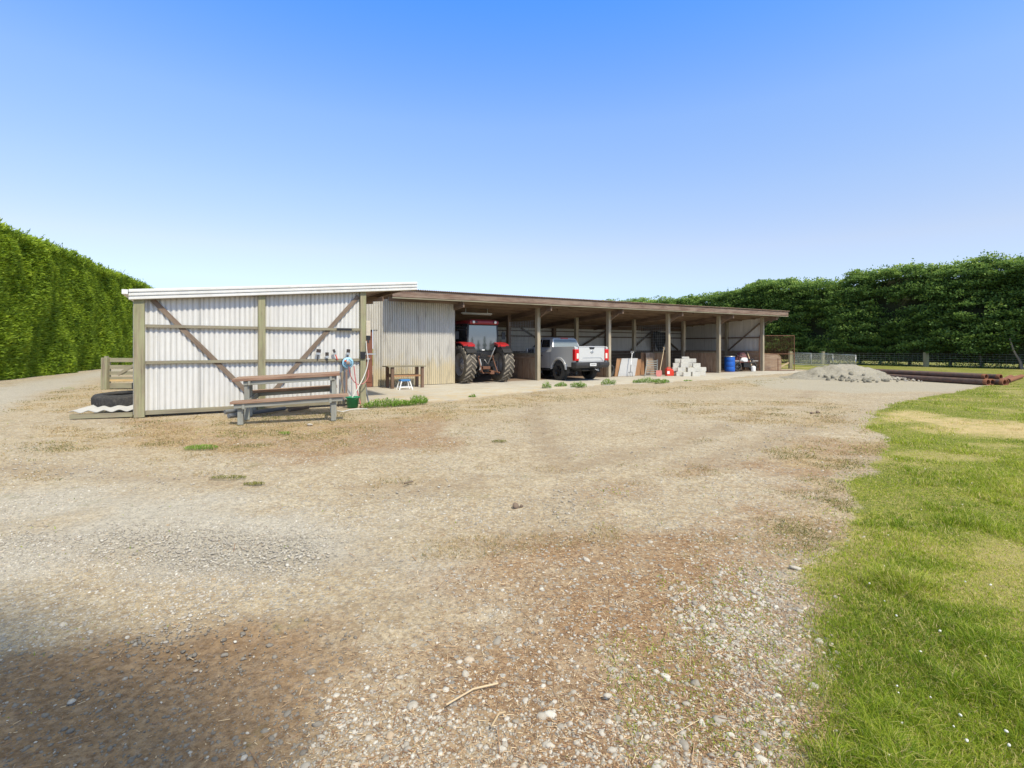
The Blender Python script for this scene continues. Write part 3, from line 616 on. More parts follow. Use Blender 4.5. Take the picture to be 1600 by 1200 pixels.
m=MB();m.corr((S0-.09,LT+.05,.10),(1,0,0),S2-S0+.12,(0,0,1),lambda a:lz(S0+a)-.02,(0,1,0),pitch=.10,amp=.013,sub=8);fw=m.build('end_wall',MT['whitesheet'],lean)
m=MB();m.corr((S0-.10,LT-.05,.06),(0,1,0),5.2,(0,0,1),2.3,(1,0,0),pitch=.076,amp=.009);m.build('side_wall',MT['whitesheet'],lean)
for k in range(3):
    m=MB();m.beam((S0,LT+1.7*(k+1),0),(S0,LT+1.7*(k+1),lz(S0)),.12,.12,up=(0,1,0));m.build('post',MT['post'],lean)
# ribbed white barge flashing
m=MB();a0,a1=-13.64,-7.50
prof=[(0,0),(.035,.012),(.038,.055),(.0,.072),(-.01,.085),(.035,.097),(.038,.137),(0,.154),(-.01,.168),(.035,.18),(.038,.222),(.0,.242)]
P0=[(a0,LT-.12-y_,lz(a0)+z_*.9) for y_,z_ in prof];P1=[(a1,LT-.12-y_,lz(a1)+z_*.9) for y_,z_ in prof]
Q0=[(a0,LT-.095,lz(a0)+.218),(a0,LT-.095,lz(a0))];Q1=[(a1,LT-.095,lz(a1)+.218),(a1,LT-.095,lz(a1))]
m.loft([P0+Q0,P1+Q1],smooth=False);m.build('barge_flashing',MT['flash'],lean)
m=MB();m.corr((a0,LT-.09,lz(a0)+.19),(0,1,0),5.0,(1,0,.0905),6.12,(0,0,1),pitch=.085,amp=.01);m.build('roof',MT['roofunder'],lean)
m=MB();m.beam((a0-.06,LT-.18,lz(a0)+.16),(a0-.06,-.2,lz(a0)+.16),.10,.09);m.build('gutter',MT['flash'],lean)
for k in range(5):
    s=a0+.3+k*1.42;m=MB();m.beam((s,LT-.04,lz(s)+.10),(s,-.25,lz(s)+.10),.05,.12);m.build('purlin',MT['darkwood'],lean)
m=MB();m.beam((-12.9,-2.4,lz(-12.9)-.0),(-7.5,-2.4,lz(-7.5)-.0),.05,.15);m.build('rafter',MT['darkwood'],lean)
m=MB();m.beam((-13.4,LT+.0,lz(-13.4)+.045),(-7.52,LT+.0,lz(-7.52)+.045),.05,.085);m.build('rafter',MT['brace'],lean)
# wall fixtures on the lean-to's corner post (world objects)
def WP(s,t,z): x,y=W(s,t);return (x,y,z)
bx=empty('meter_box',WP(S2+.12,LT-.05,1.75),PHI);tag(bx,'beige weathered power box on the post beside the brown door','power box')
m=MB();m.bx(-.055,.055,-.05,.05,-.02,.36);m.build('box',MT['beige'],bx,bevel=.008)
m=MB();m.bx(-.05,.05,-.055,.045,-.13,-.02);m.tube([(0,-.03,-.13),(0,-.05,-.2)],.02);m.build('tap',MT['black'],bx)
lb=empty('latch_bracket',WP(S2+.02,LT-.09,1.24),PHI);tag(lb,'dark steel hose bracket bolted across the corner post','bracket')
m=MB();m.bx(-.10,.02,-.02,.02,-.09,.09);m.build('plate',MT['black'],lb);m=MB();m.beam((.02,0,.03),(.28,-.02,.03),.025,.03);m.build('arm',MT['galv'],lb)
# hoses
def hose(name,pts,r,mat,label,wob=.0):
    P=[Vector(p) for p in pts];out=[]
    for i in range(len(P)-1):
        a=P[max(i-1,0)];b=P[i];c=P[i+1];d=P[min(i+2,len(P)-1)]
        for k in range(8):
            t=k/8;out.append(.5*((2*b)+(c-a)*t+(2*a-5*b+4*c-d)*t*t+(3*b-a-3*c+d)*t**3))
    out.append(P[-1]);m=MB();m.tube(out,r,7);o=m.build(name,mat);tag(o,label,'hose');return o
def Q(px,py,t): s,z=PT(px,py,t);return WP(s,t,max(z,.02))
hose('hose',[Q(572,533,LT-.12),Q(573,548,LT-.14),Q(575,565,LT-.2),Q(570,585,LT-.25),Q(560,605,LT-.4),Q(550,622,LT-.5)],.012,MT['hosewhite'],'white hose dropping from the tap into the green bucket')
hose('hose',[Q(545,573,LT-.2),Q(549,590,LT-.2),Q(558,600,LT-.25),Q(568,599,LT-.25),Q(575,590,LT-.2),Q(576,578,LT-.15)],.011,MT['hosered'],'thin brownish hose looping between the blue reel and the post')
hose('hose',[Q(553,572,LT-.18),Q(555,590,LT-.25),Q(558,610,LT-.35),Q(563,630,LT-.5),Q(564,640,LT-.75)],.014,MT['hosered'],'pink red hose hanging from the blue reel to the ground')
g=lambda px,py,z=.03:(*G(px,py,z),z)
hose('hose',[g(524,641),g(535,643),g(548,640),g(560,639),g(574,639)],.012,MT['hosewhite'],'white hose lying on the gravel at the picnic table leg')
hose('hose',[Q(571,600,LT-.02),Q(573,615,LT-.05),Q(576,628,LT-.1),g(578,634)],.02,MT['hosegrey'],'grey pipe bent away from the foot of the corner post')
# hose reel
c=Vector(Q(543.5,567,LT-.16));rl=empty('hose_reel',c,PHI);tag(rl,'pale blue round hose reel with orange knob and dark slots on white wall','hose reel')
T=Matrix.Rotation(math.pi/2,4,'X')
m=MB();m.lathe([(.02,.03),(.05,.03),(.055,.015),(.130,.012),(.137,.0),(.137,-.02),(.125,-.03),(.01,-.03)],36,T)
for k in range(16): 
    a=2*math.pi*k/16;R=Matrix.Rotation(-a,4,'Y')
disc=m.build('reel_disc',MT['reel'],rl)
for k in range(16):
    a=2*math.pi*k/16;m=MB();m.beam((.062*math.cos(a),-.016,.062*math.sin(a)),(.108*math.cos(a),-.014,.108*math.sin(a)),.010,.010);m.build('slot',MT['black'],disc)
m=MB();m.lathe([(0,.042),(.045,.04),(.048,.03),(.048,.01)],20,T);m.build('hub',MT['copper'],rl)
m=MB();m.lathe([(0,.07),(.024,.066),(.027,.05),(.022,.012)],16,Matrix.Translation((-.068,0,.05))@T);m.build('knob',MT['orange'],rl)
m=MB();m.lathe([(.10,.0),(.10,-.08)],24,Matrix.Translation((0,.03,0))@T);m.lathe([(.01,-.08),(.13,-.08),(.13,-.095),(.01,-.095)],24,Matrix.Translation((0,.03,0))@T);m.build('drum',MT['black'],rl)
# timbers leaning under it
def lean_stick(x0,y0,x1,y1,t0,t1,w,h,mat,label,name='leaning_board'):
    m=MB();a=Vector(Q(x0,y0,t0));b=Vector(Q(x1,y1,t1));m.beam(a,b,w,h,seg=3,wob=.004);o=m.build(name,mat);tag(o,label,'timber' if name!='garden_fork' else 'fork');return o
lean_stick(541,627,541.5,579,LT-.35,LT-.1,.045,.14,MT['benchwood'],'wide dark brown board propped under the blue hose reel')
lean_stick(532,622,536,578,LT-.3,LT-.06,.03,.03,MT['rail'],'thin grey stake leaning on the wall next to the wide dark board')
lean_stick(537,624,533,582,LT-.33,LT-.09,.03,.045,MT['brace'],'thin dark stake crossing behind the wide board under the reel')
# paint brushes hung from the girt
for (px,py,col,an,w,lab) in ((497.5,551,'bristle',.12,.10,'widest dark brush on the girt above the table end'),(511,556,'bristle',0,.075,'short dark brush second on the girt, handle hidden'),(523,551,'bristle',-.35,.05,'dark brush with red handle leaning on the girt'),(544,551,'bristle',.1,.08,'dark brush standing up right behind the blue reel')):
    b=empty('paint_brush',Q(px,py,LT-.06),PHI);tag(b,lab,'brush','brushes on the wall girt');b.rotation_euler.y=an
    m=MB();m.bx(-w/2,w/2,-.015,.015,-.0,.085);m.build('bristles',MT['bristle'],b)
    m=MB();m.bx(-w/2*.95,w/2*.95,-.016,.016,-.05,0);m.build('ferrule',MT['galv'],b)
    m=MB();m.beam((0,0,-.05),(0,0,-.19),.02,.03);m.build('handle',MT['redpl'] if an<-.2 else MT['black'],b)
# dark bar clipped on the upper girt
m=MB();
m.box(.17,0,0,.36,.03,.055)
o=m.build('tool_rack',MT['black'],None,Q(527,514.5,LT-.07),PHI);tag(o,'short dark tool rack fixed on the upper girt','tool rack')
# green bucket
bk=empty('bucket',(*G(551,636.5),0));tag(bk,'green plastic bucket at the foot of the corner post','bucket')
m=MB();m.lathe([(.0,.012),(.115,.012),(.12,0),(.155,.235),(.168,.235),(.172,.255),(.160,.258),(.150,.24),(.118,.02),(0,.02)],28);m.build('pail',MT['green'],bk)
m=MB();m.tube([(.165*math.cos(a),.165*math.sin(a)*.3-.165,.25-.05*math.sin(a)) for a in [math.pi*k/12 for k in range(13)]],.004,6);m.build('handle',MT['galv'],bk)
m=MB();m.lathe([(0,.2),(.13,.2)],20);m.build('water',MT['darkglass'],bk)
# ================================================================ picnic table
YW=math.radians(19)
pt=empty('picnic_table',(-5.05,9.51,0),YW);tag(pt,'weathered picnic table with brown planks, grey green legs and two fixed benches','picnic table')
sl=.042
def tb(x0,x1,y0,y1,z0,z1,name,mat,par=pt,bev=.005):
    m=MB();xm=(y0+y1)/2;m.beam((x0,xm,(z0+z1)/2+sl*x0),(x1,xm,(z0+z1)/2+sl*x1),y1-y0,z1-z0,seg=5,wob=.003);return m.build(name,MT[mat],par,bevel=bev)
tp=[tb(-.25+random.uniform(-.02,.02),1.76,y0,y0+.215,.775,.83,'table_plank','tabletop') for y0 in (.62,.842,1.064,1.286)]
for y0,z in ((-.08,.44),(.085,.44)): tb(-.16,1.92,y0,y0+.155,z-.045,z,'front_bench','tabletop')
for y0,z in ((1.66,.50),(1.82,.50)): tb(-.17,1.71,y0,y0+.15,z-.05,z,'back_bench','tabletop')
tb(-.10,1.80,-.045,-.005,.315,.395,'bench_apron','tableleg');tb(-.05,1.66,.66,.70,.69,.775,'table_apron','tableleg');tb(-.05,1.6,1.72,1.76,.37,.45,'bench_apron','tableleg')
def leg(x,y,zt,w=.095): 
    m=MB();m.beam((x,y,0),(x,y,zt+sl*x),w,w*.8,up=(0,1,0),seg=3,wob=.002);m.build('leg',MT['tableleg'],pt,bevel=.005)
for x in (.0,1.64):
    leg(x,.05,.395);leg(x+.01,.72,.775);leg(x-.03,1.36,.775);leg(x-.02,1.84,.45)
for x in (.06,1.58):
    m=MB();m.beam((x,-.06,.345+sl*x),(x,1.95,.40+sl*x),.045,.10);m.build('cross_beam',MT['tableleg'],pt)
    m=MB();m.beam((x,.62,.73+sl*x),(x,1.5,.73+sl*x),.045,.08);m.build('cross_beam',MT['tableleg'],pt)
# pile of poles and scraps behind the table
for k,(x0,y0,x1,y1,r,c,lab) in enumerate(((351,643.5,440,634,.045,'hosegrey','upper grey pole poking out beneath the picnic table'),(357,649.5,445,638,.045,'hosegrey','lower grey pole lying in front beneath the picnic table'),(452,641,482,636,.04,'brace','short brown offcut in the litter beneath the table'))):
    m=MB();a=g(x0,y0,r);b=g(x1,y1,r);m.tube([a,b],r,12);o=m.build('pole',MT[c]);tag(o,lab,'pole')
# ================================================================ work table and stool under the store wall
wt=empty('work_table',WP(-6.30,-.70,.012),PHI);tag(wt,'small dark wooden work table against the stained iron wall','table')
m=MB();m.bx(-.62,.75,-.42,.28,.74,.775);m.build('table_top',MT['rail'],wt,bevel=.004)
for x in (-.45,.64):
    for y in (-.32,.2): m=MB();m.beam((x,y,0),(x,y,.74),.10,.10,up=(0,1,0));m.build('leg',MT['benchwood'],wt,bevel=.005)
for y in (-.29,.2):
    m=MB();m.bx(-.4,.59,y-.02,y+.02,.40,.46);m.build('stretcher',MT['boardmid'] if y<0 else MT['brace'],wt)
m=MB();m.bx(-.47,-.43,-.27,.15,.38,.50);m.build('stretcher',MT['benchwood'],wt)
sx_,sy_=G(632,609);so=empty('step_stool',(sx_,sy_,.012),PHI);tag(so,'small step stool with blue top and white legs under the work table','stool')
m=MB();m.prism([(-.17,.28),(.17,.28),(.155,.345),(-.155,.345)],'y',-.13,.13);m.build('seat',MT['bluetop'],so,bevel=.008)
for x in (-1,1):
    for y in (-1,1): m=MB();m.beam((x*.23,y*.15,0),(x*.14,y*.11,.30),.035,.03,up=(0,1,0));m.build('leg',MT['white'],so);
m=MB();m.beam((-.20,-.145,.09),(.20,-.145,.09),.02,.035);m.build('rung',MT['white'],so);m=MB();m.beam((-.20,.145,.09),(.20,.145,.09),.02,.035);m.build('rung',MT['white'],so)
# ceiling strip light over the tractor bay
z0=PT(721,488,1.3);z1=PT(774,492,1.3)
li=empty('strip_light',WP(z0[0],1.3,z0[1]),PHI);tag(li,'unlit white fluorescent batten hung above the tractor cab','strip light')
m=MB();m.bx(0,1.45,-.05,.05,-.05,.0);m.build('batten',MT['white'],li)
m=MB();m.tube([(.04,-.02,-.07),(1.41,-.02,-.07)],.016,8);m.build('tube',MT['lens'],li)
m=MB();m.beam((.2,0,0),(.2,0,.35),.02,.02,up=(0,1,0));m.beam((1.25,0,0),(1.25,0,.35),.02,.02,up=(0,1,0));m.build('hanger',MT['galv'],li)
# ================================================================ tractor (x across, y forward, z up; origin under the rear axle)
tr=empty('tractor',WP(-2.62,.12,.012),PHI);tag(tr,'red farm tractor with dusty ribbed tyres backed into the shed','tractor')
def big_wheel(par,x,y,R,w,rimr,lugs,side,tm='tyredust'):
    wh=empty('wheel',(x,y,R));wh.parent=par
    T=Matrix.Rotation(math.pi/2,4,'Y')
    m=MB();h=w/2;m.lathe([(rimr,-h*.72),(rimr+.05,-h*.9),(R*.80,-h),(R*.93,-h*.93),(R*.955,-h*.8),(R*.965,0),(R*.955,h*.8),(R*.93,h*.93),(R*.80,h),(rimr+.05,h*.9),(rimr,h*.72)],40,T)
    ty=m.build('tyre',MT['tyrewall'],wh)
    if lugs:
        m=MB()
        for sd in (-1,1):
            for k in range(lugs):
                a=2*math.pi*(k+(.5 if sd>0 else 0))/lugs;pts=[]
                for u,da in ((.0,.0),(.5,-.13),(.97,-.30)):
                    aa=a+da*-1;pts.append((sd*u*h*.98,aa))
                rings=[]
                for (xx,aa),lw in zip(pts,(.030,.034,.042)):
                    er=R*1.0;ri=R*.945;c=Vector((0,math.cos(aa),math.sin(aa)));tn=Vector((0,-math.sin(aa),math.cos(aa)));X=Vector((xx,0,0))
                    rings.append([X+c*ri-tn*lw*1.25,X+c*er-tn*lw*.8,X+c*er+tn*lw*.8,X+c*ri+tn*lw*1.25])
                m.loft(rings,smooth=False)
        m.build('tread',MT[tm],wh)
    m=MB();o=side*h
    m.lathe([(rimr+.02,-h*.75),(rimr+.03,h*.78),(rimr-.01,h*.8),(rimr-.03,h*.4),(rimr*.62,h*.12),(rimr*.55,h*.3),(rimr*.25,h*.32),(rimr*.22,h*.5),(0,h*.5)],32,T if side>0 else Matrix.Rotation(-math.pi/2,4,'Y'))
    rm=m.build('rim',MT['rim'],wh);rm.data.materials[0]=MT['rim']
    m=MB()
    for k in range(8):
        a=2*math.pi*k/8;m.lathe([(0,.03),(.022,.028),(.022,0)],6,Matrix.Translation((side*h*.3,rimr*.4*math.cos(a),rimr*.4*math.sin(a)))@Matrix.Rotation(side*math.pi/2,4,'Y'))
    m.build('nut',MT['galv'],rm);return wh
R1=.745
big_wheel(tr,-.86,0,R1,.46,.43,20,-1);big_wheel(tr,.86,0,R1,.46,.43,20,1)
big_wheel(tr,-.82,2.45,.54,.36,.30,16,-1);big_wheel(tr,.82,2.45,.54,.36,.30,16,1)
m=MB();m.bx(-.24,.24,-.15,1.2,.42,.98);m.bx(-.20,.20,1.2,3.3,.5,.95);m.bx(-.62,.62,-.1,.1,.62,.86);m.bx(-.6,.6,2.38,2.52,.46,.6);m.build('chassis',MT['black'],tr,bevel=.02)
m=MB();m.loft([[Vector((a*w,y,b)) for a,b in ((-1,.92),(-1,1.30),(-.8,zt),(.8,zt),(1,1.30),(1,.92))] for y,w,zt in ((1.30,.33,1.56),(2.4,.33,1.48),(3.2,.30,1.36),(3.42,.26,1.22))]);m.build('bonnet',MT['red'],tr,bevel=.02)
# cab
cab=empty('cab',(0,0,0));cab.parent=tr
zt,zb=2.34,1.24
cr=[(-.50,-.02,zb),(.50,-.02,zb),(.74,.10,1.55),(.68,-.06,zt),(-.68,-.06,zt),(-.74,.10,1.55)]
post=[((-.50,.02,zb),(-.70,-.02,1.55)),((-.70,-.02,1.55),(-.66,.0,zt)),((.50,.02,zb),(.70,-.02,1.55)),((.70,-.02,1.55),(.66,.0,zt)),((-.66,.0,zt-.01),(.66,.0,zt-.01)),((-.50,.02,zb),(.50,.02,zb)),
      ((-.74,1.35,1.1),(-.64,1.30,zt)),((.74,1.35,1.1),(.64,1.30,zt)),((-.72,.62,1.3),(-.66,.62,zt)),((.72,.62,1.3),(.66,.62,zt)),((-.66,0,zt),(-.64,1.3,zt)),((.66,0,zt),(.64,1.3,zt)),((-.7,1.35,1.12),(.7,1.35,1.12))]
m=MB()
for a,b in post: m.beam(a,b,.055,.055,up=(0,1,0) if abs(a[1]-b[1])<.5 else (0,0,1))
m.build('cab_frame',MT['black'],cab)
m=MB();m.prism([(-.46,zb+.05),(.46,zb+.05),(.655,1.56),(.62,zt-.04),(-.62,zt-.04),(-.655,1.56)],'y',-.035,-.025);
q=NT('reflective_window');q.col((.05,.06,.062));q.b.inputs['Roughness'].default_value=.03;q.b.inputs['Specular IOR Level'].default_value=1.0;q.b.inputs['IOR'].default_value=1.85;MT['mirrorglass']=q.m
q=NT('tinted_glass');q.col((.6,.66,.66));q.b.inputs['Transmission Weight'].default_value=.85;q.b.inputs['Roughness'].default_value=.02;q.b.inputs['IOR'].default_value=1.3;MT['tint']=q.m
rw=m.build('rear_window',MT['mirrorglass'],cab)
m=MB();m.bx(-.06,.06,-.06,-.038,zb+.05,zb+.10);m.build('latch',MT['white'],rw)
for sx in (-1,1):
    m=MB();m.prism([(.05,1.35),(.58,1.2),(.6,zt-.05),(.05,zt-.05)],'x',sx*.70,sx*.71);m.prism([(.66,1.2),(1.28,1.2),(1.24,zt-.05),(.66,zt-.05)],'x',sx*.69,sx*.70);m.build('side_window',MT['darkglass'],cab)
m=MB();m.loft([[Vector((a*w,b,z)) for a,b in ((-1,y0),(-1,y1),(1,y1),(1,y0))] for w,y0,y1,z in ((.62,-.12,1.42,zt),(.66,-.18,1.48,zt+.03),(.66,-.18,1.48,zt+.13),(.56,-.08,1.38,zt+.20))],smooth=False);rf=m.build('cab_roof',plain('maroon_cab_roof',(.26,.018,.024),.4,0,.2,5,dirt=(.12,.05,.05),dirt_amt=.4),cab,bevel=.02)
for x in (-.50,.48):
    m=MB();m.lathe([(0,.03),(.045,.028),(.06,.012),(.06,0)],16,Matrix.Translation((x,-.20,zt+.09))@Matrix.Rotation(math.pi/2,4,'X'));m.build('work_light',MT['lens'],rf)
    m=MB();m.bx(x-.085+(.17 if x<0 else -.0)-.0,x-.005+(.17 if x<0 else 0)-.0,-.215,-.20,zt+.06,zt+.12);m.build('reflector',MT['black'],rf)
m=MB();m.box(0,.7,1.35,.5,.45,.12);m.box(0,.5,1.65,.48,.12,.55);m.build('seat',MT['black'],cab,bevel=.03)
m=MB();m.bx(-.5,.5,-.03,.02,.95,zb);m.build('rear_panel',MT['black'],cab)
for sx in (-1,1):
    rings=[]
    for k in range(9):
        a=math.radians(35+k*14);rr=R1+.13;rings.append([Vector((sx*.60,-rr*math.cos(a)*.95,R1+rr*math.sin(a)*.93)),Vector((sx*1.02,-rr*math.cos(a)*.95,R1+rr*math.sin(a)*.93)),Vector((sx*1.02,-(rr-.03)*math.cos(a)*.95,R1+(rr-.05)*math.sin(a)*.93)),Vector((sx*.60,-(rr-.03)*math.cos(a)*.95,R1+(rr-.05)*math.sin(a)*.93))])
    m=MB();m.loft(rings,smooth=False);fd=m.build('fender',MT['black'],tr)
    m=MB();m.loft([[Vector((sx*.52,y,z)),Vector((sx*1.04,y,z-.01)),Vector((sx*1.04,y,z-.07)),Vector((sx*.52,y,z-.10))] for y,z in ((-.36,1.53),(-.1,1.62),(.3,1.66),(.7,1.60))],smooth=False);m.build('fender_top',MT['red'],fd,bevel=.01)
    m=MB();m.bx(min(sx*.62,sx*.86),max(sx*.62,sx*.86),-.40,-.36,1.45,1.52);m.build('tail_light',MT['tailred'],fd)
    m=MB();m.tube([(sx*.70,.0,2.1),(sx*1.05,.15,2.15),(sx*1.05,.15,1.75)],.012);m.box(sx*1.07,.15,1.9,.16,.03,.3);m.build('mirror',MT['black'],tr)
lk=empty('linkage',(0,0,0));lk.parent=tr
m=MB()
for sx in (-1,1):
    m.tube([(sx*.22,-.05,.50),(sx*.36,-.75,.42)],.028,8);m.tube([(sx*.33,-.25,1.02),(sx*.34,-.62,.44)],.022,8);m.tube([(sx*.2,-.1,1.05),(sx*.34,-.3,1.06)],.03,8)
m.build('lift_arm',MT['rust'],lk)
m=MB();m.tube([(0,-.18,.92),(.06,-.35,.75),(.30,-.50,1.42)],.022,8);m.build('top_link',MT['galv'],lk)
m=MB();m.bx(-.16,.16,-.36,-.15,.55,.66);m.bx(-.04,.04,-.7,-.1,.38,.42);m.lathe([(0,.12),(.03,.12),(.03,0)],10,Matrix.Translation((0,-.2,.6))@Matrix.Rotation(math.pi/2,4,'X'));m.bx(.05,.2,-.62,-.5,.36,.5);m.build('drawbar',MT['rust'],lk)
m=MB()
for k in range(5):
    x0=-.18+.08*k;m.tube([(x0,-.05,1.12),(x0-.03,-.22,1.22-.03*k),(x0+.05,-.26,1.0),(x0+.02,-.18,.82)],.010,6)
m.tube([(-.30,-.1,1.0),(-.36,-.3,.85),(-.30,-.32,.6),(-.36,-.2,.45)],.022,8);m.build('hydraulic_hose',MT['rubber'],lk)
m=MB();m.tube([(-.27,-.28,.95),(-.25,-.34,.75),(-.30,-.33,.52)],.025,8);m.build('pto_guard',MT['greyboard'],lk)
# ================================================================ pickup (origin under the rear bumper's centre, y forward)
tk=empty('pickup_truck',WP(1.70,-1.60,.012),PHI);tag(tk,'silver double cab pickup with black bumper parked nose in under the shed roof','pickup')
AX,WR=1.16,.40;AF=AX+3.15
def arc(yc,r,a0,a1,n=12,zc=WR): return [(yc+r*math.cos(math.radians(a0+(a1-a0)*k/n)),zc+r*math.sin(math.radians(a0+(a1-a0)*k/n))) for k in range(n+1)]
side=[(.12,.60),(.10,.80),(.07,1.10),(.05,1.42),(.12,1.455),(1.62,1.44),(1.72,1.24),(3.60,1.20),(4.4,1.16),(5.05,1.02),(5.15,.80),(5.1,.55),(AF+.50,.50)]+arc(AF,.50,12,168)+[(AF-.52,.48),(AX+.54,.50)]+arc(AX,.52,10,170)+[(AX-.54,.60)]
for sx in (-1,1):
    m=MB();m.prism(side,'x',sx*.80,sx*.90);m.build('body_side',MT['silver'],tk,bevel=.025)
    m=MB()
    for yc in (AX,AF):
        rings=[]
        for (y,z),(y2,z2) in zip(arc(yc,.50,8,172,16),arc(yc,.60,8,172,16)):
            rings.append([Vector((sx*.86,y,z)),Vector((sx*.955,y,z)),Vector((sx*.945,y2,z2)),Vector((sx*.86,y2,z2))])
        m.loft(rings,smooth=False)
    m.build('wheel_flare',MT['silver'],tk,bevel=.012)
    m=MB();m.bx(min(sx*.76,sx*.92),max(sx*.76,sx*.92),AX-.60,AX-.56,.32,.62);m.build('mud_flap',MT['rubber'],tk)
    for y in (2.35,3.2):
        m=MB();m.tube([(sx*.905,y,1.06),(sx*.93,y+.04,1.06),(sx*.93,y+.16,1.06),(sx*.905,y+.2,1.06)],.014,6);m.build('door_handle',MT['black'],tk)
    m=MB();
    for y in (1.80,2.66,3.6): m.bx(min(sx*.900,sx*.9035),max(sx*.900,sx*.9035),y-.006,y+.006,.55,1.2)
    m.build('door_gap',MT['black'],tk)
    m=MB();m.bx(min(sx*.80,sx*.97),max(sx*.80,sx*.97),1.85,3.6,.40,.45);m.build('side_step',MT['blackpl'],tk)
    m=MB();m.box(sx*1.0,3.45,1.28,.16,.12,.18);m.build('mirror',MT['silver'],tk,bevel=.03)
    m=MB();m.prism([(-.0,0),(0,.46),(.17,.46),(.20,.36),(.20,0.05),(.12,0)],'z',0,1) if False else None
    # wrap-round tail light
    xs=sorted((sx*.925,sx*.705));m=MB();m.bx(xs[0],xs[1],.015,.19,.86,1.34);tl=m.build('tail_light',MT['tailred'],tk,bevel=.02)
    x0,x1=sorted((sx*.735,sx*.835));m=MB();m.bx(x0,x1,.004,.03,.95,1.17);m.build('reversing_lens',MT['lens'],tl,bevel=.005)
m=MB();m.bx(-.80,.80,.30,5.0,.50,.72);m.bx(-.80,.80,3.65,4.95,.72,1.12);m.bx(-.79,.79,1.62,3.7,.72,1.2);m.build('floor',MT['black'],tk)
m=MB();m.loft([[Vector((-.84,y,.9)),Vector((-.80,y,z)),Vector((0,y,z+.03)),Vector((.80,y,z)),Vector((.84,y,.9))] for y,z in ((3.55,1.22),(4.4,1.18),(5.0,1.05),(5.14,.9))]);m.build('bonnet',MT['silver'],tk,bevel=.02)
# tailgate
m=MB();m.bx(-.705,.705,.045,.11,.84,1.43);m.prism([(-.70,.80),(.70,.80),(.70,.84),(.55,.84),(.47,.965),(-.47,.965),(-.55,.84),(-.70,.84)],'y',.055,.10)
tg=m.build('tailgate',MT['silver'],tk,bevel=.012)
m=MB();m.bx(-.715,.715,.03,.13,1.43,1.465);m.build('tailgate_cap',MT['silver'],tg,bevel=.012)
m=MB();m.prism([(-.145,1.42),(.145,1.42),(.11,1.345),(-.11,1.345)],'y',.030,.044);m.build('handle_recess',MT['black'],tg)
m=MB();m.beam((-.62,.038,.85),(-.48,.038,.985),.012,.014);m.beam((-.48,.038,.985),(.48,.038,.985),.012,.014);m.beam((.48,.038,.985),(.62,.038,.85),.012,.014);m.build('crease',MT['galv'],tg)
m=MB();m.lathe([(.052,.012),(.066,.014),(.072,0)],20,Matrix.Translation((0,.044,1.225))@Matrix.Rotation(math.pi/2,4,'X'));m.box(0,.034,1.225,.18,.012,.026);m.build('emblem',MT['galv'],tg)
# bumper, plate, towbar
m=MB();m.loft([[Vector((x,y0,z0)),Vector((x,y1,z1)),Vector((x,y1+.0,z1-.10)),Vector((x*.98,y0+.03,.56)),Vector((x,.24,.56)),Vector((x,.24,z0))] for x,y0,y1,z0,z1 in ((-.95,.12,.10,.79,.78),(-.90,-.03,-.06,.80,.77),(-.35,-.05,-.09,.80,.77),(-.30,-.01,-.02,.79,.76),(.30,-.01,-.02,.79,.76),(.35,-.05,-.09,.80,.77),(.90,-.03,-.06,.80,.77),(.95,.12,.10,.79,.78))],smooth=False);bp=m.build('rear_bumper',MT['blackpl'],tk,bevel=.02)
m=MB();m.bx(-.17,.17,-.05,-.035,.635,.755);pl=m.build('number_plate',MT['white'],bp)
m=MB()
for k in range(6):
    x0=-.135+.047*k;m.bx(x0,x0+.008,-.053,-.05,.66,.735);m.bx(x0+.008,x0+.028,-.053,-.05,.66+.03*(k%3),.668+.03*(k%3));m.bx(x0+.022,x0+.03,-.053,-.05,.66 if k%2 else .70,.735)
m.build('plate_characters',MT['black'],pl)
m=MB();m.tube([(-.42,.2,.47),(.42,.2,.47)],.035,8);m.beam((0,.2,.47),(0,-.14,.50),.06,.05);m.lathe([(0,.07),(.025,.06),(.03,.045),(.02,.02),(.02,0)],12,Matrix.Translation((0,-.14,.52)));m.build('towbar',MT['black'],bp)
m=MB();m.tube([(.1,-.05,.5),(.25,-.12,.44),(.2,-.1,.52)],.012);m.build('shackle',MT['galv'],bp)
m=MB();m.lathe([(.0,.25),(.33,.25),(.37,.18),(.37,.02),(.33,-.02),(0,-.02)],24,Matrix.Translation((0,.75,.42)));m.build('spare_wheel',MT['rubber'],tk)
m=MB();m.tube([(-.75,AX,.42),(.75,AX,.42)],.055,8);m.tube([(-.75,AF,.42),(.75,AF,.42)],.05,8);m.build('axle',MT['black'],tk)
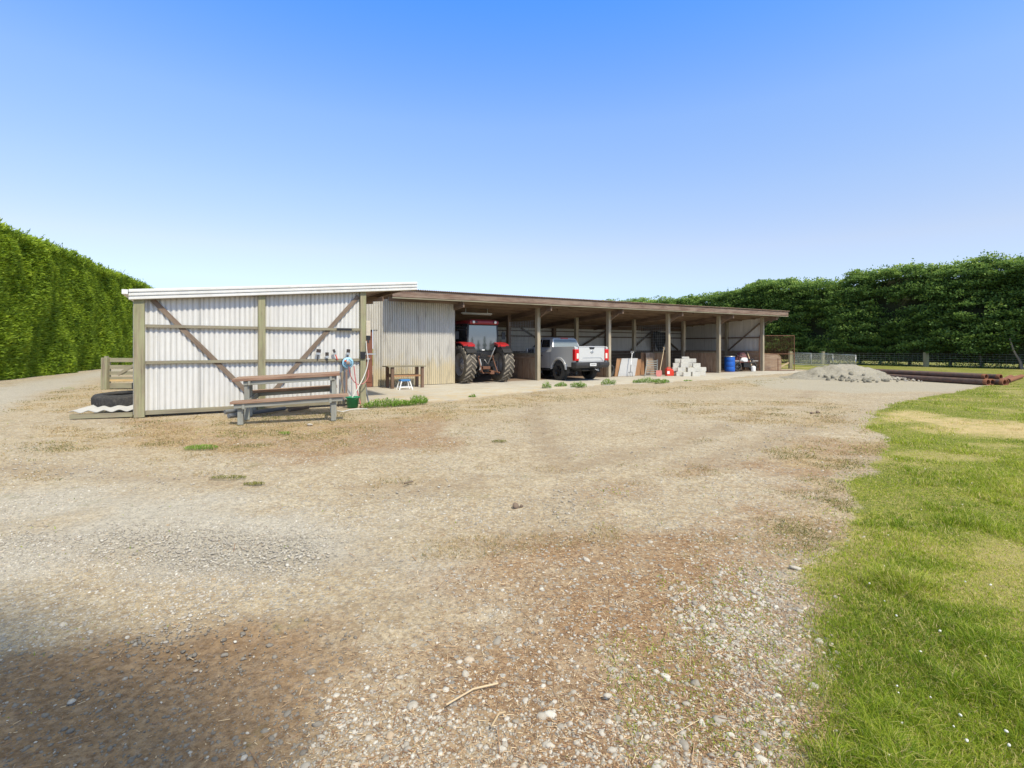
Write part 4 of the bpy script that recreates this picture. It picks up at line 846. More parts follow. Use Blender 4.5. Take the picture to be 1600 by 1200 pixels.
# cab
cb=empty('cab',(0,0,0));cb.parent=tk
def ring(y,w,z): return [Vector((-w,y,z)),Vector((-w*.98,y,z+.001)),Vector((w*.98,y,z+.001)),Vector((w,y,z))]
m=MB();m.loft([[Vector((-.82,1.68,1.22)),Vector((.82,1.68,1.22)),Vector((.82,3.72,1.20)),Vector((-.82,3.72,1.20))],[Vector((-.76,1.78,1.45)),Vector((.76,1.78,1.45)),Vector((.76,3.40,1.45)),Vector((-.76,3.40,1.45))],[Vector((-.66,1.93,1.80)),Vector((.66,1.93,1.80)),Vector((.66,2.90,1.82)),Vector((-.66,2.90,1.82))],[Vector((-.58,2.02,1.85)),Vector((.58,2.02,1.85)),Vector((.58,2.8,1.875)),Vector((-.58,2.8,1.875))]],smooth=False)
m.build('cab_body',MT['silver'],cb,bevel=.03)
m=MB()
def quadslab(ps,nrm,th=.012):
    ps=[Vector(p) for p in ps];n=Vector(nrm).normalized();m.add([p+n*th for p in ps]+[p-n*.004 for p in ps],[tuple(range(len(ps))),tuple(range(2*len(ps)-1,len(ps)-1,-1))]+[(i,(i+1)%len(ps),len(ps)+(i+1)%len(ps),len(ps)+i) for i in range(len(ps))])
q=NT('back_light_glass');q.col((.22,.25,.245));q.b.inputs['Roughness'].default_value=.3;q.b.inputs['IOR'].default_value=1.5
quadslab([(-.70,1.775,1.44),(.70,1.775,1.44),(.60,1.915,1.765),(-.60,1.915,1.765)],(0,-1,.42));m.build('rear_window',q.m,cb)
m=MB();m.bx(-.20,.20,1.925,1.985,1.805,1.845);m.build('brake_light',MT['tailred'],cb)
for sx in (-1,1):
    m=MB();quadslab([(sx*.768,1.98,1.42),(sx*.768,2.62,1.42),(sx*.683,2.62,1.76),(sx*.683,2.10,1.76)][::sx],(sx,0,.25));quadslab([(sx*.768,2.70,1.42),(sx*.768,3.36,1.42),(sx*.683,2.92,1.76),(sx*.683,2.70,1.76)][::sx],(sx,0,.25));m.build('side_window',MT['darkglass'],cb)
m=MB();quadslab([(-.70,3.50,1.36),(.70,3.50,1.36),(.60,2.97,1.78),(-.60,2.97,1.78)],(0,.9,1));m.build('windscreen',MT['darkglass'],cb)
for sx in (-1,1):
    for yc in (AX,AF):
        wh=empty('wheel',(sx*.80,yc,WR));wh.parent=tk;T=Matrix.Rotation(math.pi/2,4,'Y');h=.14
        m=MB();m.lathe([(.22,-h*.9),(.33,-h),(.385,-h*.92),(.40,-h*.6),(.402,0),(.40,h*.6),(.385,h*.92),(.33,h),(.22,h*.9)],32,T)
        for k in range(28):
            a=2*math.pi*k/28
            for xx in (-.09,0,.09): m.box(xx,math.cos(a+xx)*.400,math.sin(a+xx)*.400,.075,.05,.02,Matrix.Rotation(a+xx+math.pi/2,3,'X'))
        m.build('tyre',MT['rubber'],wh)
        m=MB();S=T if sx>0 else Matrix.Rotation(-math.pi/2,4,'Y');m.lathe([(.235,h*.6),(.24,h*.95),(.225,h*.95),(.21,h*.2),(.06,h*.2),(.05,h*.75),(0,h*.75)],32,S)
        for k in range(6):
            a=2*math.pi*k/6;m.beam((sx*h*.62,.04*math.cos(a),.04*math.sin(a)),(sx*h*.80,.22*math.cos(a),.22*math.sin(a)),.04,.05,up=(1,0,0))
        m.build('rim',MT['black'],wh)
# pickup front lamps
for sx in (-1,1):
    m=MB();m.box(sx*.72,5.10,.92,.28,.12,.14);m.build('headlight',MT['lens'],tk,bevel=.02)
# ================================================================ things in and round the bays
def at(px,py,z=.012): return (*G(px,py,z),z)
# --- concrete blocks
blk=None
def block(loc,rz,label,dx=.36,dz=.205,dy=.20):
    m=MB();m.bx(-dx/2,dx/2,-dy/2,dy/2,0,dz);o=m.build('concrete_block',MT['concrete'],None,loc,rz,bevel=.006)
    tag(o,label,'block','concrete blocks piled in the third bay');return o
bw,bh=.30,.205
def PB(px,z,t): 
    # position on the plane t at height z level
    s,_=PT(px,560,t);return WP(s,t,z)
YB=PHI-math.radians(38)
rows=[(0,[(1062,-.95,'bottom block at the pile end nearest the red can'),(1073,-1.35,'bottom block with a dark long side, second from the red can'),(1087,-1.5,'bottom block with a pale end facing out, third from the red can'),(1096,-1.2,'bottom block at the end away from the red can')]),
      (1,[(1056,-.6,'small low block peeking out behind the red can'),(1064,-.95,'second course block with bright end above the red can side'),(1080,-1.35,'second course block in the middle of the front face'),(1090,-1.25,'second course block beside the end one'),(1097,-1.15,'second course block at the end away from the can')]),
      (2,[(1057,-.55,'third course block standing at the rear above the red can'),(1069,-.9,'third course block below the tall middle stack'),(1088,-1.15,'third course block with pale end, alone away from the red can')]),
      (3,[(1060,-.35,'fourth course block set back at the can side'),(1069.5,-.85,'fourth course block in the middle with bright end'),(1081.5,-.45,'fourth course block with wide pale face at the back')]),
      (4,[(1070.5,-.35,'topmost flat block of the concrete pile')])]
for lv,it in rows:
    for px,t,lab in it:
        k=dict(dx=.36);loc=PB(px,.012+lv*(bh+.003),t);rr=YB+random.uniform(-.03,.03)
        if lv==4: block((loc[0],loc[1],loc[2]),rr,lab,dz=.10)
        else: block(loc,rr,lab)
# hidden supporting blocks behind
for lv in range(4):
    for (px,t) in ((1067,-.42),(1078,-.65)) if lv<3 else ((1072,-.38),):
        loc=PB(px,.012+lv*(bh+.003),t);block(loc,YB,'hidden grey block in the core of the concrete pile',dx=.30)
# --- red fuel can
fc_=empty('fuel_can',PB(1046,.012,-.62),PHI-.3);tag(fc_,'bright red plastic fuel can with pale label at a post foot','fuel can')
m=MB();m.prism([(-.20,0),(.20,0),(.20,.26),(.10,.35),(-.20,.38)],'y',-.10,.10);m.build('body',MT['redpl'],fc_,bevel=.025)
m=MB();m.tube([(-.14,0,.36),(-.12,0,.43),(.06,0,.41),(.10,0,.33)],.018,8);m.build('handle',MT['redpl'],fc_)
m=MB();m.bx(-.185,-.05,-.106,-.10,.10,.24);m.build('label_patch',MT['white'],fc_)
# --- shovel, fork
def stick(name,cat,lab,foot,top,r,mh,blade):
    f=Vector(foot);t=Vector(top);o=empty(name,f);tag(o,lab,cat);d=(t-f);L=d.length;d.normalize();Rm=Vector((0,0,1)).rotation_difference(d);return o,d,L,Rm
P0,P1=PB(1029.5,.012,-.75),Vector(WP(*[PT(1037.5,545,-.05)[0],-.05,PT(1037.5,545,-.05)[1]]))
o,d,L,R=stick('shovel','shovel','wooden handled shovel with faded red blade leaning on a post',P0,P1,.02,None,None)
m=MB();m.tube([d*.25,d*L],.018,8);m.build('handle',MT['handle'],o)
m=MB();m.tube([d*(L-.0)+Vector((-.05,0,.10)),d*L,d*L+Vector((.05,0,.09))],.014,6);m.build('grip',MT['handle'],o)
m=MB();m.prism([(-.14,.30),(-.15,.08),(-.07,0),(.07,0),(.15,.08),(.14,.30)],'y',-.01,.01);bl=m.build('blade',MT['pinkred'],o,rz=PHI-.5)
F0=PB(984,.012,-.15);st,zt_=PT(988,549,.62);F1=Vector(WP(st,.62,zt_))
o,d,L,R=stick('garden_fork','fork','garden fork with pale handle leaning on the grey board',F0,F1,.02,None,None)
m=MB();m.tube([d*(L*.46),d*(L-.13)],.018,8);m.build('handle',MT['white'],o)
m=MB();m.tube([d*(L-.14),d*(L-.08)+Vector((-.07,0,0)),d*L+Vector((-.06,0,0)),d*L+Vector((.06,0,0)),d*(L-.08)+Vector((.07,0,0)),d*(L-.14)],.014,6);m.build('grip',MT['white'],o)
m=MB();m.tube([d*(L*.46),d*.30],.012,6)
for x in (-.13,-.045,.045,.13): m.tube([d*.30+Vector((x*.8,x*.4,0)),d*.26+Vector((x,x*.6,-.01)),Vector((x*1.1,x*.6,.0))],.009,6)
m.tube([d*.30+Vector((-.11,-.07,0)),d*.30+Vector((.11,.07,0))],.012,6);m.build('tines',MT['black'],o)
# --- boards leaning in the second bay
def board(x0,x1,xt0,xt1,yt,t0,t1,th,mat,lab,name='leaning_board'):
    s0,_=PT(x0,590,t0);s1,_=PT(x1,590,t0);a,za=PT(xt0,yt,t1);b,zb=PT(xt1,yt,t1)
    vs=[WP(s0,t0,.012),WP(s1,t0,.012),WP(b,t1,za),WP(a,t1,za)];n=Vector((SP,-CP,.25)).normalized()*th
    m=MB();vs=[Vector(v) for v in vs];m.add(vs+[v-n for v in vs],[(0,1,2,3),(7,6,5,4),(0,4,5,1),(1,5,6,2),(2,6,7,3),(3,7,4,0)],[(v.z,v.x,0) for v in vs]+[(v.z,v.x,.02) for v in vs]);o=m.build(name,mat);tag(o,lab,'board');return o
board(965.5,992,971.5,996.5,560,.35,.80,.018,MT['greyboard'],'large grey sheet behind the garden fork')
board(960.5,969,964,972,560,.45,.88,.02,MT['ply'],'narrow brown board showing beside the grey sheet near the truck')
board(991,1000,995,1002,561,.50,.9,.02,MT['ply'],'orange brown ply strip between the grey sheet and the wooden rack')
board(1001,1009,1001.5,1008.5,551,.95,1.1,.02,MT['ply'],'tall orange brown board standing behind the wooden rack')
board(1010,1027,1009,1026,551,.8,.95,.02,MT['board'],'tan ply panel with two dark stains behind the rack')
# --- slatted rack
rk=empty('slatted_rack',PB(1017,.012,-.25),PHI);tag(rk,'low grey slatted timber rack leaning against the partition','rack')
sA,zA=PT(1013.5,562.5,.35);wA,_=PT(1027,562.5,.35);x0=(sA-PT(1017,560,-.25)[0]);x1=x0+(wA-sA)
xb0=PT(1003,580,-.25)[0]-PT(1017,560,-.25)[0];xb1=PT(1026,580,-.25)[0]-PT(1017,560,-.25)[0]
for a,b in ((xb0+.2,x0-.1),(xb1,x1)): m=MB();m.beam((a,0,0),(b,.6,zA),.035,.05,up=(1,0,0));m.build('side_rail',MT['tableleg'],rk)
for k in range(7):
    f=(k+.4)/7;m=MB();m.beam((xb0+.2+(x0-.1-xb0-.2)*f,.6*f-.03,zA*f),(xb1+(x1-xb1)*f,.6*f-.03,zA*f),.025,.05 if k>3 else .035);m.build('slat',MT['tableleg'],rk)
# --- blue drum
dr_=empty('plastic_drum',PB(1140,.012,.55),PHI);tag(dr_,'tall blue plastic drum just inside the last bay','drum')
m=MB();m.lathe([(0,.0),(.27,.0),(.29,.03),(.295,.25),(.285,.27),(.285,.29),(.295,.31),(.295,.55),(.285,.57),(.285,.59),(.295,.61),(.29,.83),(.27,.86)],32);m.build('drum_body',MT['bluedrum'],dr_)
m=MB();m.lathe([(.27,.855),(.302,.86),(.302,.90),(.28,.905),(.27,.885),(0,.885)],32);m.build('rim_ring',MT['galv'],dr_)
# --- small motorbike / mower with tarp
mb_=empty('farm_motorbike',PB(1164,.012,.25),PHI+2.9);tag(mb_,'old farm motorbike with white tank parked beside the blue drum','motorbike')
T=Matrix.Rotation(math.pi/2,4,'X')
for x in (-.55,.55):
    m=MB();m.lathe([(.20,-.05),(.26,-.06),(.29,-.03),(.295,0),(.29,.03),(.26,.06),(.20,.05),(.20,-.05)],24,Matrix.Translation((x,0,.295))@T);wh=m.build('wheel',MT['rubber'],mb_)
    m=MB();m.lathe([(.20,-.03),(.205,0),(.20,.03)],24,Matrix.Translation((x,0,.295))@T)
    for k in range(10): a=2*math.pi*k/10;m.beam((x,0,.295),(x+.2*math.cos(a),0,.295+.2*math.sin(a)),.006,.006,up=(0,1,0))
    m.build('spokes',MT['galv'],wh)
m=MB();m.bx(-.18,.18,-.12,.12,.25,.52);m.tube([(-.55,0,.3),(-.1,0,.4)],.03);m.tube([(.55,.08,.3),(.36,.06,.85)],.022);m.tube([(.55,-.08,.3),(.36,-.06,.85)],.022);m.tube([(.36,0,.8),(-.35,0,.65)],.03);m.build('frame',MT['black'],mb_)
m=MB();m.loft([[Vector((x,-w,z0)),Vector((x,-w*.8,z1)),Vector((x,w*.8,z1)),Vector((x,w,z0))] for x,w,z0,z1 in ((.32,.07,.66,.74),(.15,.14,.56,.82),(-.08,.13,.56,.80),(-.14,.08,.6,.72))]);m.build('tank',MT['white'],mb_,bevel=.03)
m=MB();m.bx(-.60,-.14,-.11,.11,.66,.74);m.build('seat',MT['black'],mb_,bevel=.03)
m=MB();m.tube([(.30,-.35,.98),(.36,-.1,.90),(.36,.1,.90),(.30,.35,.98)],.014,6);m.build('handlebar',MT['galv'],mb_)
m=MB();m.bx(.30,.78,-.07,.07,.61,.63);m.bx(-.9,-.5,-.07,.07,.6,.62);m.build('mudguard',MT['white'],mb_)
# white canister next to it
cn=empty('canister',PB(1177,.012,-.05),PHI);tag(cn,'dirty white plastic canister on the slab beside the motorbike','canister')
m=MB();m.lathe([(0,0),(.12,0),(.13,.03),(.13,.26),(.10,.31),(.04,.33)],16);m.build('body',MT['white'],cn);m=MB();m.lathe([(.045,.33),(.045,.37),(0,.37)],12);m.build('cap',MT['black'],cn)
# dusky tarp thrown over a frame
vs=[];n=14
tp=MB();rings=[]
for k in range(9):
    z=1.12-.62*k/8;r=.22+.30*(k/8)**1.2;ring_=[]
    for j in range(28):
        a=2*math.pi*j/28;rr=r*(1+.13*math.sin(a*5+k*.3)*(k/8)+.06*math.sin(a*9));ring_.append(Vector((rr*math.cos(a)*1.1,rr*math.sin(a)*.8,z+.04*math.sin(a*3)*(k/8))))
    rings.append(ring_)
tp.loft(rings[::-1]);sT=PT(1158,560,.95)[0];o=tp.build('tarpaulin',MT['tarp'],None,WP(sT,.95,0),PHI);tag(o,'dusky red tarp heaped behind the motorbike and blue drum','tarpaulin')
m=MB();
for x,y in ((-.2,-.15),(.2,-.15),(-.2,.15),(.2,.15)): m.beam((x,y,.012),(x,y,.95),.05,.05,up=(0,1,0))
m.bx(-.24,.24,-.19,.19,.9,1.0);o=m.build('sawhorse',MT['benchwood'],None,WP(sT,.95,0),PHI);tag(o,'dark wooden stand hidden under the dusky tarp','stand')
for k,(px,lab) in enumerate(((1173,'thin pale stake leaning behind the motorbike'),(1178,'crooked brown branch stood at the end wall lining'))):
    m=MB();s=PT(px,560,.5)[0];m.beam((*WP(s-.1,.3,.012),),(*WP(s+.12,.8,1.1),),.05,.03,seg=3,wob=.02);o=m.build('leaning_stake',MT['board' if k else 'handle']);tag(o,lab,'stake')
# gear behind the pickup
o=MB();o.lathe([(.20,-.05),(.28,-.06),(.30,0),(.28,.06),(.20,.05),(.2,-.05)],24,Matrix.Rotation(math.pi/2,4,'X'));oo=o.build('spare_tyre',MT['rubber'],None,WP(PT(958.5,575,.1)[0],.3,.31),PHI+.3);tag(oo,'small black tyre standing at the pickup and post','tyre')
# bottles on the first partition rail
for k in range(3):
    m=MB();m.lathe([(0,0),(.04,0),(.042,.02),(.042,.14),(.02,.18),(.018,.21),(0,.21)],10);o=m.build('jar',MT['black'],None,WP(0,.35+.16*k,1.18));tag(o,'dark jar on the partition rail by the first post','jar','dark jars on the partition rail')
# dark wool pack / hanging sack in the second bay
m=MB();m.loft([[Vector((r*math.cos(a)*1.1,r*math.sin(a)*.5,z)) for a in [2*math.pi*j/16 for j in range(16)]] for z,r in ((1.22,.14),(1.4,.26),(1.8,.42),(2.15,.5),(2.4,.5))]);o=m.build('hanging_sack',MT['black'],None,WP(13.35,5.3,0),PHI);tag(o,'dark sagging sack hung by the back wall of the third bay','sack')
m=MB();m.beam((0,0,2.4),(0,0,2.62),.02,.02,up=(0,1,0));m.build('strap',MT['black'],o)
# ================================================================ mesh run panel, kennel board and gates at the shed's right end
mp=empty('mesh_panel',(*G(1187,580),0));tag(mp,'tall rusty wire mesh gate panel joined to the last shed post','gate')
yr=G(1187,580)[1];wd=(1241-1187)/F*yr
m=MB();zt_=2.12
for a,b in (((0,0,.03),(0,0,zt_)),((wd,0,.03),(wd,0,zt_)),((0,0,zt_),(wd,0,zt_)),((0,0,1.03),(wd,0,1.03)),((0,0,.05),(wd,0,.05)),((wd*.53,0,0),(wd*.53,0,.75))): m.tube([a,b],.022,6)
m.build('frame',MT['rust'],mp)
m=MB()
for i in range(1,24): x=wd*i/24;m.beam((x,0,.03),(x,0,zt_),.0045,.0045,up=(0,1,0))
for i in range(1,28): z=zt_*i/28;m.beam((0,.006,z),(wd,.006,z),.0045,.0045)
m.build('wire_mesh',MT['rust'],mp)
kb=empty('kennel_board',(*G(1192,578.5),0));kw=(1221-1192)/F*kb.location.y;tag(kb,'round topped brown board wall of a dog kennel behind the mesh','kennel')
poly=[(0,0),(kw,0),(kw,.55)]+[(kw-.35+.35*math.cos(a),.62+.38*math.sin(a)) for a in [math.pi/2*k/6 for k in range(7)]]+[(0,1.02)]
m=MB();m.prism(poly,'y',0,.04);m.build('side_board',MT['board'],kb);m=MB();m.prism([(p[0],p[1]) for p in poly],'y',.9,.94);m.build('side_board',MT['board'],kb)
m=MB();m.loft([[Vector((p[0],y,p[1]+.01)) for p in poly[2:]]+[Vector((p[0],y,p[1]+.03)) for p in poly[2:][::-1]] for y in (-.02,.96)],smooth=False);m.build('roof_skin',MT['straw'],kb)
def tpost(name,px,py,h,w,lab,mat='post',z=0):
    x,y=G(px,py);m=MB();m.beam((0,0,-.05),(0,0,h),w,w,up=(0,1,0),seg=3,wob=.003);o=m.build(name,MT[mat],None,(x,y,z));tag(o,lab,'fence post','timber posts of the wire fence');return (x,y)
pA=tpost('fence_post',1235,576,1.15,.19,'stout timber post seen through the mesh panel');
m=MB();m.beam((pA[0],pA[1],.45),(pA[0]-.75,pA[1]-.1,.12),.06,.09,);o=m.build('brace_rail',MT['handle']);tag(o,'pale diagonal brace rail running down from the stout post','rail')
pB=tpost('fence_post',1286,569.5,1.08,.20,'timber fence post behind the chain link gates')
pC=tpost('fence_post',1447,573.2,1.06,.24,'timber fence post standing beyond the rusty pipes')
pD=(pC[0]+4.6,pC[1]-6.2);m=MB();m.beam((0,0,-.05),(0,0,1.06),.2,.2,up=(0,1,0));o=m.build('fence_post',MT['post'],None,(pD[0],pD[1],0));tag(o,'fence post beyond the frame near the pipes','fence post','timber posts of the wire fence')
wf=MB()
for i in range(6):
    z=.15+.16*i
    for a,b in ((pA,pB),(pB,pC),(pC,pD)): wf.tube([(a[0],a[1]-.1,z),(b[0],b[1]-.1,z)],.0035,4)
for a,b,n in ((pA,pB,26),(pB,pC,24),(pC,pD,24)):
    for k in range(n):
        f=k/n;wf.beam((a[0]+(b[0]-a[0])*f,a[1]+(b[1]-a[1])*f-.1,.15),(a[0]+(b[0]-a[0])*f,a[1]+(b[1]-a[1])*f-.1,.95),.0025,.0025,up=(0,1,0))
o=wf.build('wire_fence',MT['galv']);tag(o,'thin grey netting wire strung between the timber fence posts','wire fence')
def linkgate(xa,ya,xb,yb,za,zb,lab):
    o=empty('chain_link_gate',(xa,ya,0));tag(o,lab,'gate','chain link gates beyond the sand pile');dx,dy=xb-xa,yb-ya;L=math.hypot(dx,dy);o.rotation_euler.z=math.atan2(dy,dx)
    m=MB();m.tube([(0,0,.05),(0,0,za),(L,0,zb),(L,0,.05),(0,0,.05)],.022,8);m.build('frame',MT['galv'],o)
    m=MB();st=.11;n=int(L/st)
    for i in range(-9,n):
        for d in (1,-1):
            x0=i*st if d>0 else i*st+.9;x1=x0+d*.9;z0,z1=.06,.06+.9*(za-.1)/.9
            c0,c1=max(0,min(L,x0)),max(0,min(L,x1))
            if abs(c1-c0)<.02: continue
            f0,f1=(c0-x0)/(x1-x0),(c1-x0)/(x1-x0);m.beam((c0,0,z0+(z1-z0)*f0),(c1,0,z0+(z1-z0)*f1),.0045,.0045)
    m.build('chain_link',MT['galv'],o)
gp=[];
for px,Y in ((1240,42),(1268,39.5),(1302,36.8),(1338,34.0)): gp.append(((px-800)/F*Y,Y,1.45-((551+(px-1240)*4/98)-542)*-1/F*Y*-1))
lab=['chain link gate nearest the mesh panel','second chain link gate, right behind the sand pile','chain link gate at the open end nearest the pipes']
for k in range(3):
    a,b=gp[k],gp[k+1];linkgate(a[0],a[1],b[0]-.03,b[1],a[2],b[2],lab[k])
# ================================================================ sand pile and stones
def mound(name,cx,cy,rx,ry,h,mat,seed,n=90,rough=.05,ang=0,clumps=()):
    gx_=np.linspace(-1.25,1.25,n);X,Y=np.meshgrid(gx_,gx_);x=cx+X*rx*math.cos(ang)-Y*ry*math.sin(ang);y=cy+X*rx*math.sin(ang)+Y*ry*math.cos(ang)
    r=np.hypot(X,Y)+ (fbm(X*1.6+9,Y*1.6,seed,3)-.5)*.35;z=h*(1-sstep(.08,1.02,r))**.9*(1+.35*(fbm(X*2.2,Y*2.2,seed+5,3)-.5));z=z+(fbm(x*4,y*4,seed+1,4)-.5)*rough*sstep(0,.25,1-r)-.04*sstep(-.02,.2,r-1)-.0
    for (a,b,rr,hh) in clumps:
        d=np.hypot(x-a,y-b)/rr;z=z+hh*sstep(1,.3,d)*(0.35+1.3*fbm(x*5,y*5,seed+3,4))
    z=np.where(r>1,-.05,z);i=np.arange(n*n).reshape(n,n);f=np.stack([i[:-1,:-1].ravel(),i[:-1,1:].ravel(),i[1:,1:].ravel(),i[1:,:-1].ravel()],1)
    return np_mesh(name,np.stack([x.ravel(),y.ravel(),z.ravel()],1),f,mat,smooth=True)
q=NT('grey_sand');p=q.coord('pos');nf=q.noise(p,14,6,.7);n2=q.noise(p,1.5,4,.6);q.col(q.mix(q.ramp(n2,[(.35,0.0),(.65,.5)]),q.ramp(nf,[(.3,(.17,.155,.125)),(.6,(.34,.31,.25))]),(.38,.35,.28)));q.b.inputs['Roughness'].default_value=.95;q.bump(nf,1.0,.05)
sxp,syp=G(1332,592);cl=[(G(1330,596)[0]+dx,G(1330,596)[1]+dy-.2,r,h) for dx,dy,r,h in ((-.2,-.5,.30,.24),(.25,-.8,.34,.28),(.9,-.6,.26,.22),(1.5,-.8,.3,.22),(-.1,-1.0,.22,.2),(.6,-1.15,.2,.18))]
o=mound('sand_pile',sxp+.30,syp+.9,2.95,2.0,.58,q.m,4,rough=.16,clumps=cl,n=130);
rr_=[];
for dx,dy,r_,h_ in cl and ((-.2,-.5,.30,12),(.25,-.8,.34,14),(.9,-.6,.26,9),(1.5,-.8,.3,10),(-.1,-1.1,.25,8),(.7,-1.2,.2,6)):
    for k in range(h_*2//3): rr_.append((G(1330,596)[0]+dx+RS.normal(0,r_*.6),G(1330,596)[1]+dy*.7+1.15+RS.normal(0,r_*1.5),r_))
rr_=np.array(rr_);bv_=np.array([v.co[:] for v in o.data.vertices]);zs=np.array([bv_[np.argmin((bv_[:,0]-a)**2+(bv_[:,1]-b)**2),2] for a,b,_ in rr_])
cdm=scatter_stones('clods',np.stack([rr_[:,0],rr_[:,1],np.maximum(zs,0)+.04],1),RS.uniform(.03,.12,len(rr_)),plain('damp_sand_clod',(.25,.23,.18),.95,0,.3,8,'obj',bump=.5),True,.9);cdm.parent=o;cdm['kind']='stuff'
tag(o,'low heap of grey sand with crumbled clods in front of the gates','sand pile')
x=RS.normal(0,1,420);y=RS.normal(0,1,420);hx,hy=G(1452,596);o=scatter_stones('stone_heap',np.stack([hx+.1+x*.6,hy+1.3+y*.55,.0+.16*np.exp(-(x*x+y*y)/2)],1),RS.uniform(.02,.065,420),SM,True,.7);tag(o,'small heap of pale stones between the sand and the pipes','stone heap')
# ================================================================ steel pipes
pipe_labs=['front long rusty pipe lying next to the grass','second long pipe in the bottom row of the stack','third long pipe in the bottom row of the stack','bottom row pipe on the far side of the stack','upper pipe resting over the front two','upper pipe at the far side of the stack, sticking out least']
rp=.118
for k,(dx,z,end,L) in enumerate(((0,rp,0,6.6),(.255,rp,.1,6.5),(.51,rp,-.12,6.6),(.75,rp,.05,6.3),(.16,rp*2.72,.25,6.8),(.62,rp*2.70,.15,6.6))):
    x0,y0=18.0+dx,19.35+end;d=Vector((-.24,.97,0));o=empty('steel_pipe',(x0,y0,z-.01),0);tag(o,pipe_labs[k],'pipe','rusty steel pipes stacked on the grass')
    m=MB();rr=rp*(.98 if k<4 else .8);ln=[Vector((0,0,0))+d*(L*i/10) for i in range(11)];m.tube(ln,rr,20,cap=False);m.build('pipe_wall',MT['rustpipe'],o)
    m=MB();m.tube([d*-.003,d*.0,d*.12],[rr*1.06,rr*1.10,rr*1.06],20,cap=False);m.tube([d*-.002,d*.9],rr*.84,20,cap=False);
    # annular lip
    a=Vector((0,0,1));s=d.cross(a).normalized();u=s.cross(d);vs=[];n=20
    for rr2 in (rr*1.06,rr*.84):
        for j in range(n): an=2*math.pi*j/n;vs.append((s*math.cos(an)+u*math.sin(an))*rr2-d*.003)
    m.add(vs,[(j,(j+1)%n,n+(j+1)%n,n+j) for j in range(n)]);m.build('pipe_end',MT['rustend'],o)
for k,(dx,dy,z,a) in enumerate(((1.15,.7,.09,.0),(1.4,.95,.09,.1),(1.7,1.0,.10,.05))):
    x0,y0=18.0+dx,19.35+dy;o=empty('steel_pipe',(x0,y0,z));tag(o,['short rusty pipe nearest the long stack in the loose bundle','middle rusty pipe of the loose bundle','outermost rusty pipe of the loose bundle'][k],'pipe','loose rusty pipes beside the stack')
    d=Vector((.72+a,.66,0)).normalized();m=MB();m.tube([d*0,d*5.0],.085,16,cap=False);m.build('pipe_wall',MT['rustend'],o);m=MB();m.tube([d*-.01,d*.1],.092,16,cap=False);m.tube([d*-.01,d*.6],.07,16,cap=False);m.build('pipe_end',MT['rustend'],o)
# ================================================================ left: timber gate, tyres, roofing sheet
gx0,gy0=G(166.5,608);gt=empty('timber_gate',(gx0,gy0,0));tag(gt,'old five rail timber gate behind the lean-to, yellow board at its foot','gate')
gl=(262-150)/F*gy0
m=MB();m.beam((-.02,0,-.05),(-.02,0,1.08),.20,.20,up=(0,1,0),seg=3,wob=.004);m.build('gate_post',MT['post'],gt,bevel=.01)
m=MB();m.beam((-.20,.25,-.05),(-.20,.25,1.13),.09,.09,up=(0,1,0));m.build('gate_post',MT['gate'],gt)
for z,hh in ((1.0,.14),(.76,.13),(.55,.12),(.38,.08),(.12,.18)):
    m=MB();m.beam((.1,.02,z),(gl,.02,z),.03,hh,seg=3,wob=.003);m.build('rail',MT['gate'],gt)
m=MB();m.beam((.1,.02,.30),(gl,.02,.30),.03,.07);m.build('rail',MT['straw'],gt)
m=MB();m.beam((.4,-.01,.5),(1.25,-.01,1.0),.03,.10);m.build('brace',MT['gate'],gt);m=MB();m.beam((1.2,-.03,.75),(1.7,-.03,1.0),.03,.09);m.build('brace',MT['gate'],gt)
m=MB();m.bx(.1,gl,.3,.9,.24,.27);m.build('trough_board',MT['straw'],gt)
# rear fence rails parallel
# roofing sheet
A=Vector((*G(107,655),.04));B=Vector((*G(216,648,.05),.05));u=(B-A);Lr=u.length;u.normalize();w_=Vector((-.10,1,0)).normalized()
rs=empty('roofing_sheet',A);tag(rs,'white corrugated fibre roofing sheet lying on bearers under the tyres','roofing sheet')
m=MB();m.M=Matrix.Identity(4);m.corr((0,0,.10),u,Lr-.05,w_*1.0+Vector((0,0,.085)),1.5,(0,0,1),pitch=.27,amp=.022,sub=12);m.build('sheet',MT['beige'] if False else plain('pale_fibre_cement',(.43,.42,.39),.8,0,.15,5,dirt=(.42,.40,.35),dirt_amt=.5),rs,solid=.012)
m=MB();m.beam(u*.02+Vector((0,.02,0.01)),u*(Lr-.1)+Vector((0,.02,0.01)),.09,.09);m.beam(u*.1+Vector((0,1.25,.10)),u*(Lr-.3)+Vector((0,1.25,.10)),.1,.22);m.build('bearer',MT['gate'],rs)
def tyre(loc,R,w,lab,tx=0.0):
    o=empty('old_tyre',loc);tag(o,lab,'tyre','old tyres stacked by the lean-to');o.rotation_euler=(tx,.0,0)
    m=MB();h=w/2;m.lathe([(R*.55,-h*.8),(R*.75,-h),(R*.94,-h*.9),(R,-h*.55),(R,h*.55),(R*.94,h*.9),(R*.75,h),(R*.55,h*.8),(R*.57,h*.5),(R*.85,h*.3),(R*.85,-h*.3),(R*.57,-h*.5),(R*.55,-h*.8)],36)
    for k in range(44): a=2*math.pi*k/44;m.box(math.cos(a)*R,math.sin(a)*R,0,.012,.035,h*1.0,Matrix.Rotation(a,3,'Z'))
    m.build('carcass',MT['rubber'],o)
txy=Vector((*G(186,637,.12),0));tyre((txy.x-.02,txy.y+.15,.30),.55,.27,'black tyre lying on the white roofing sheet',.05)
tyre((txy.x+.30,txy.y+.75,.56),.46,.22,'tyre lying behind, half hidden by the lean-to post')
tyre((txy.x+.85,txy.y+1.6,.36),.36,.2,'topmost tyre, nearly hidden by the lean-to post')
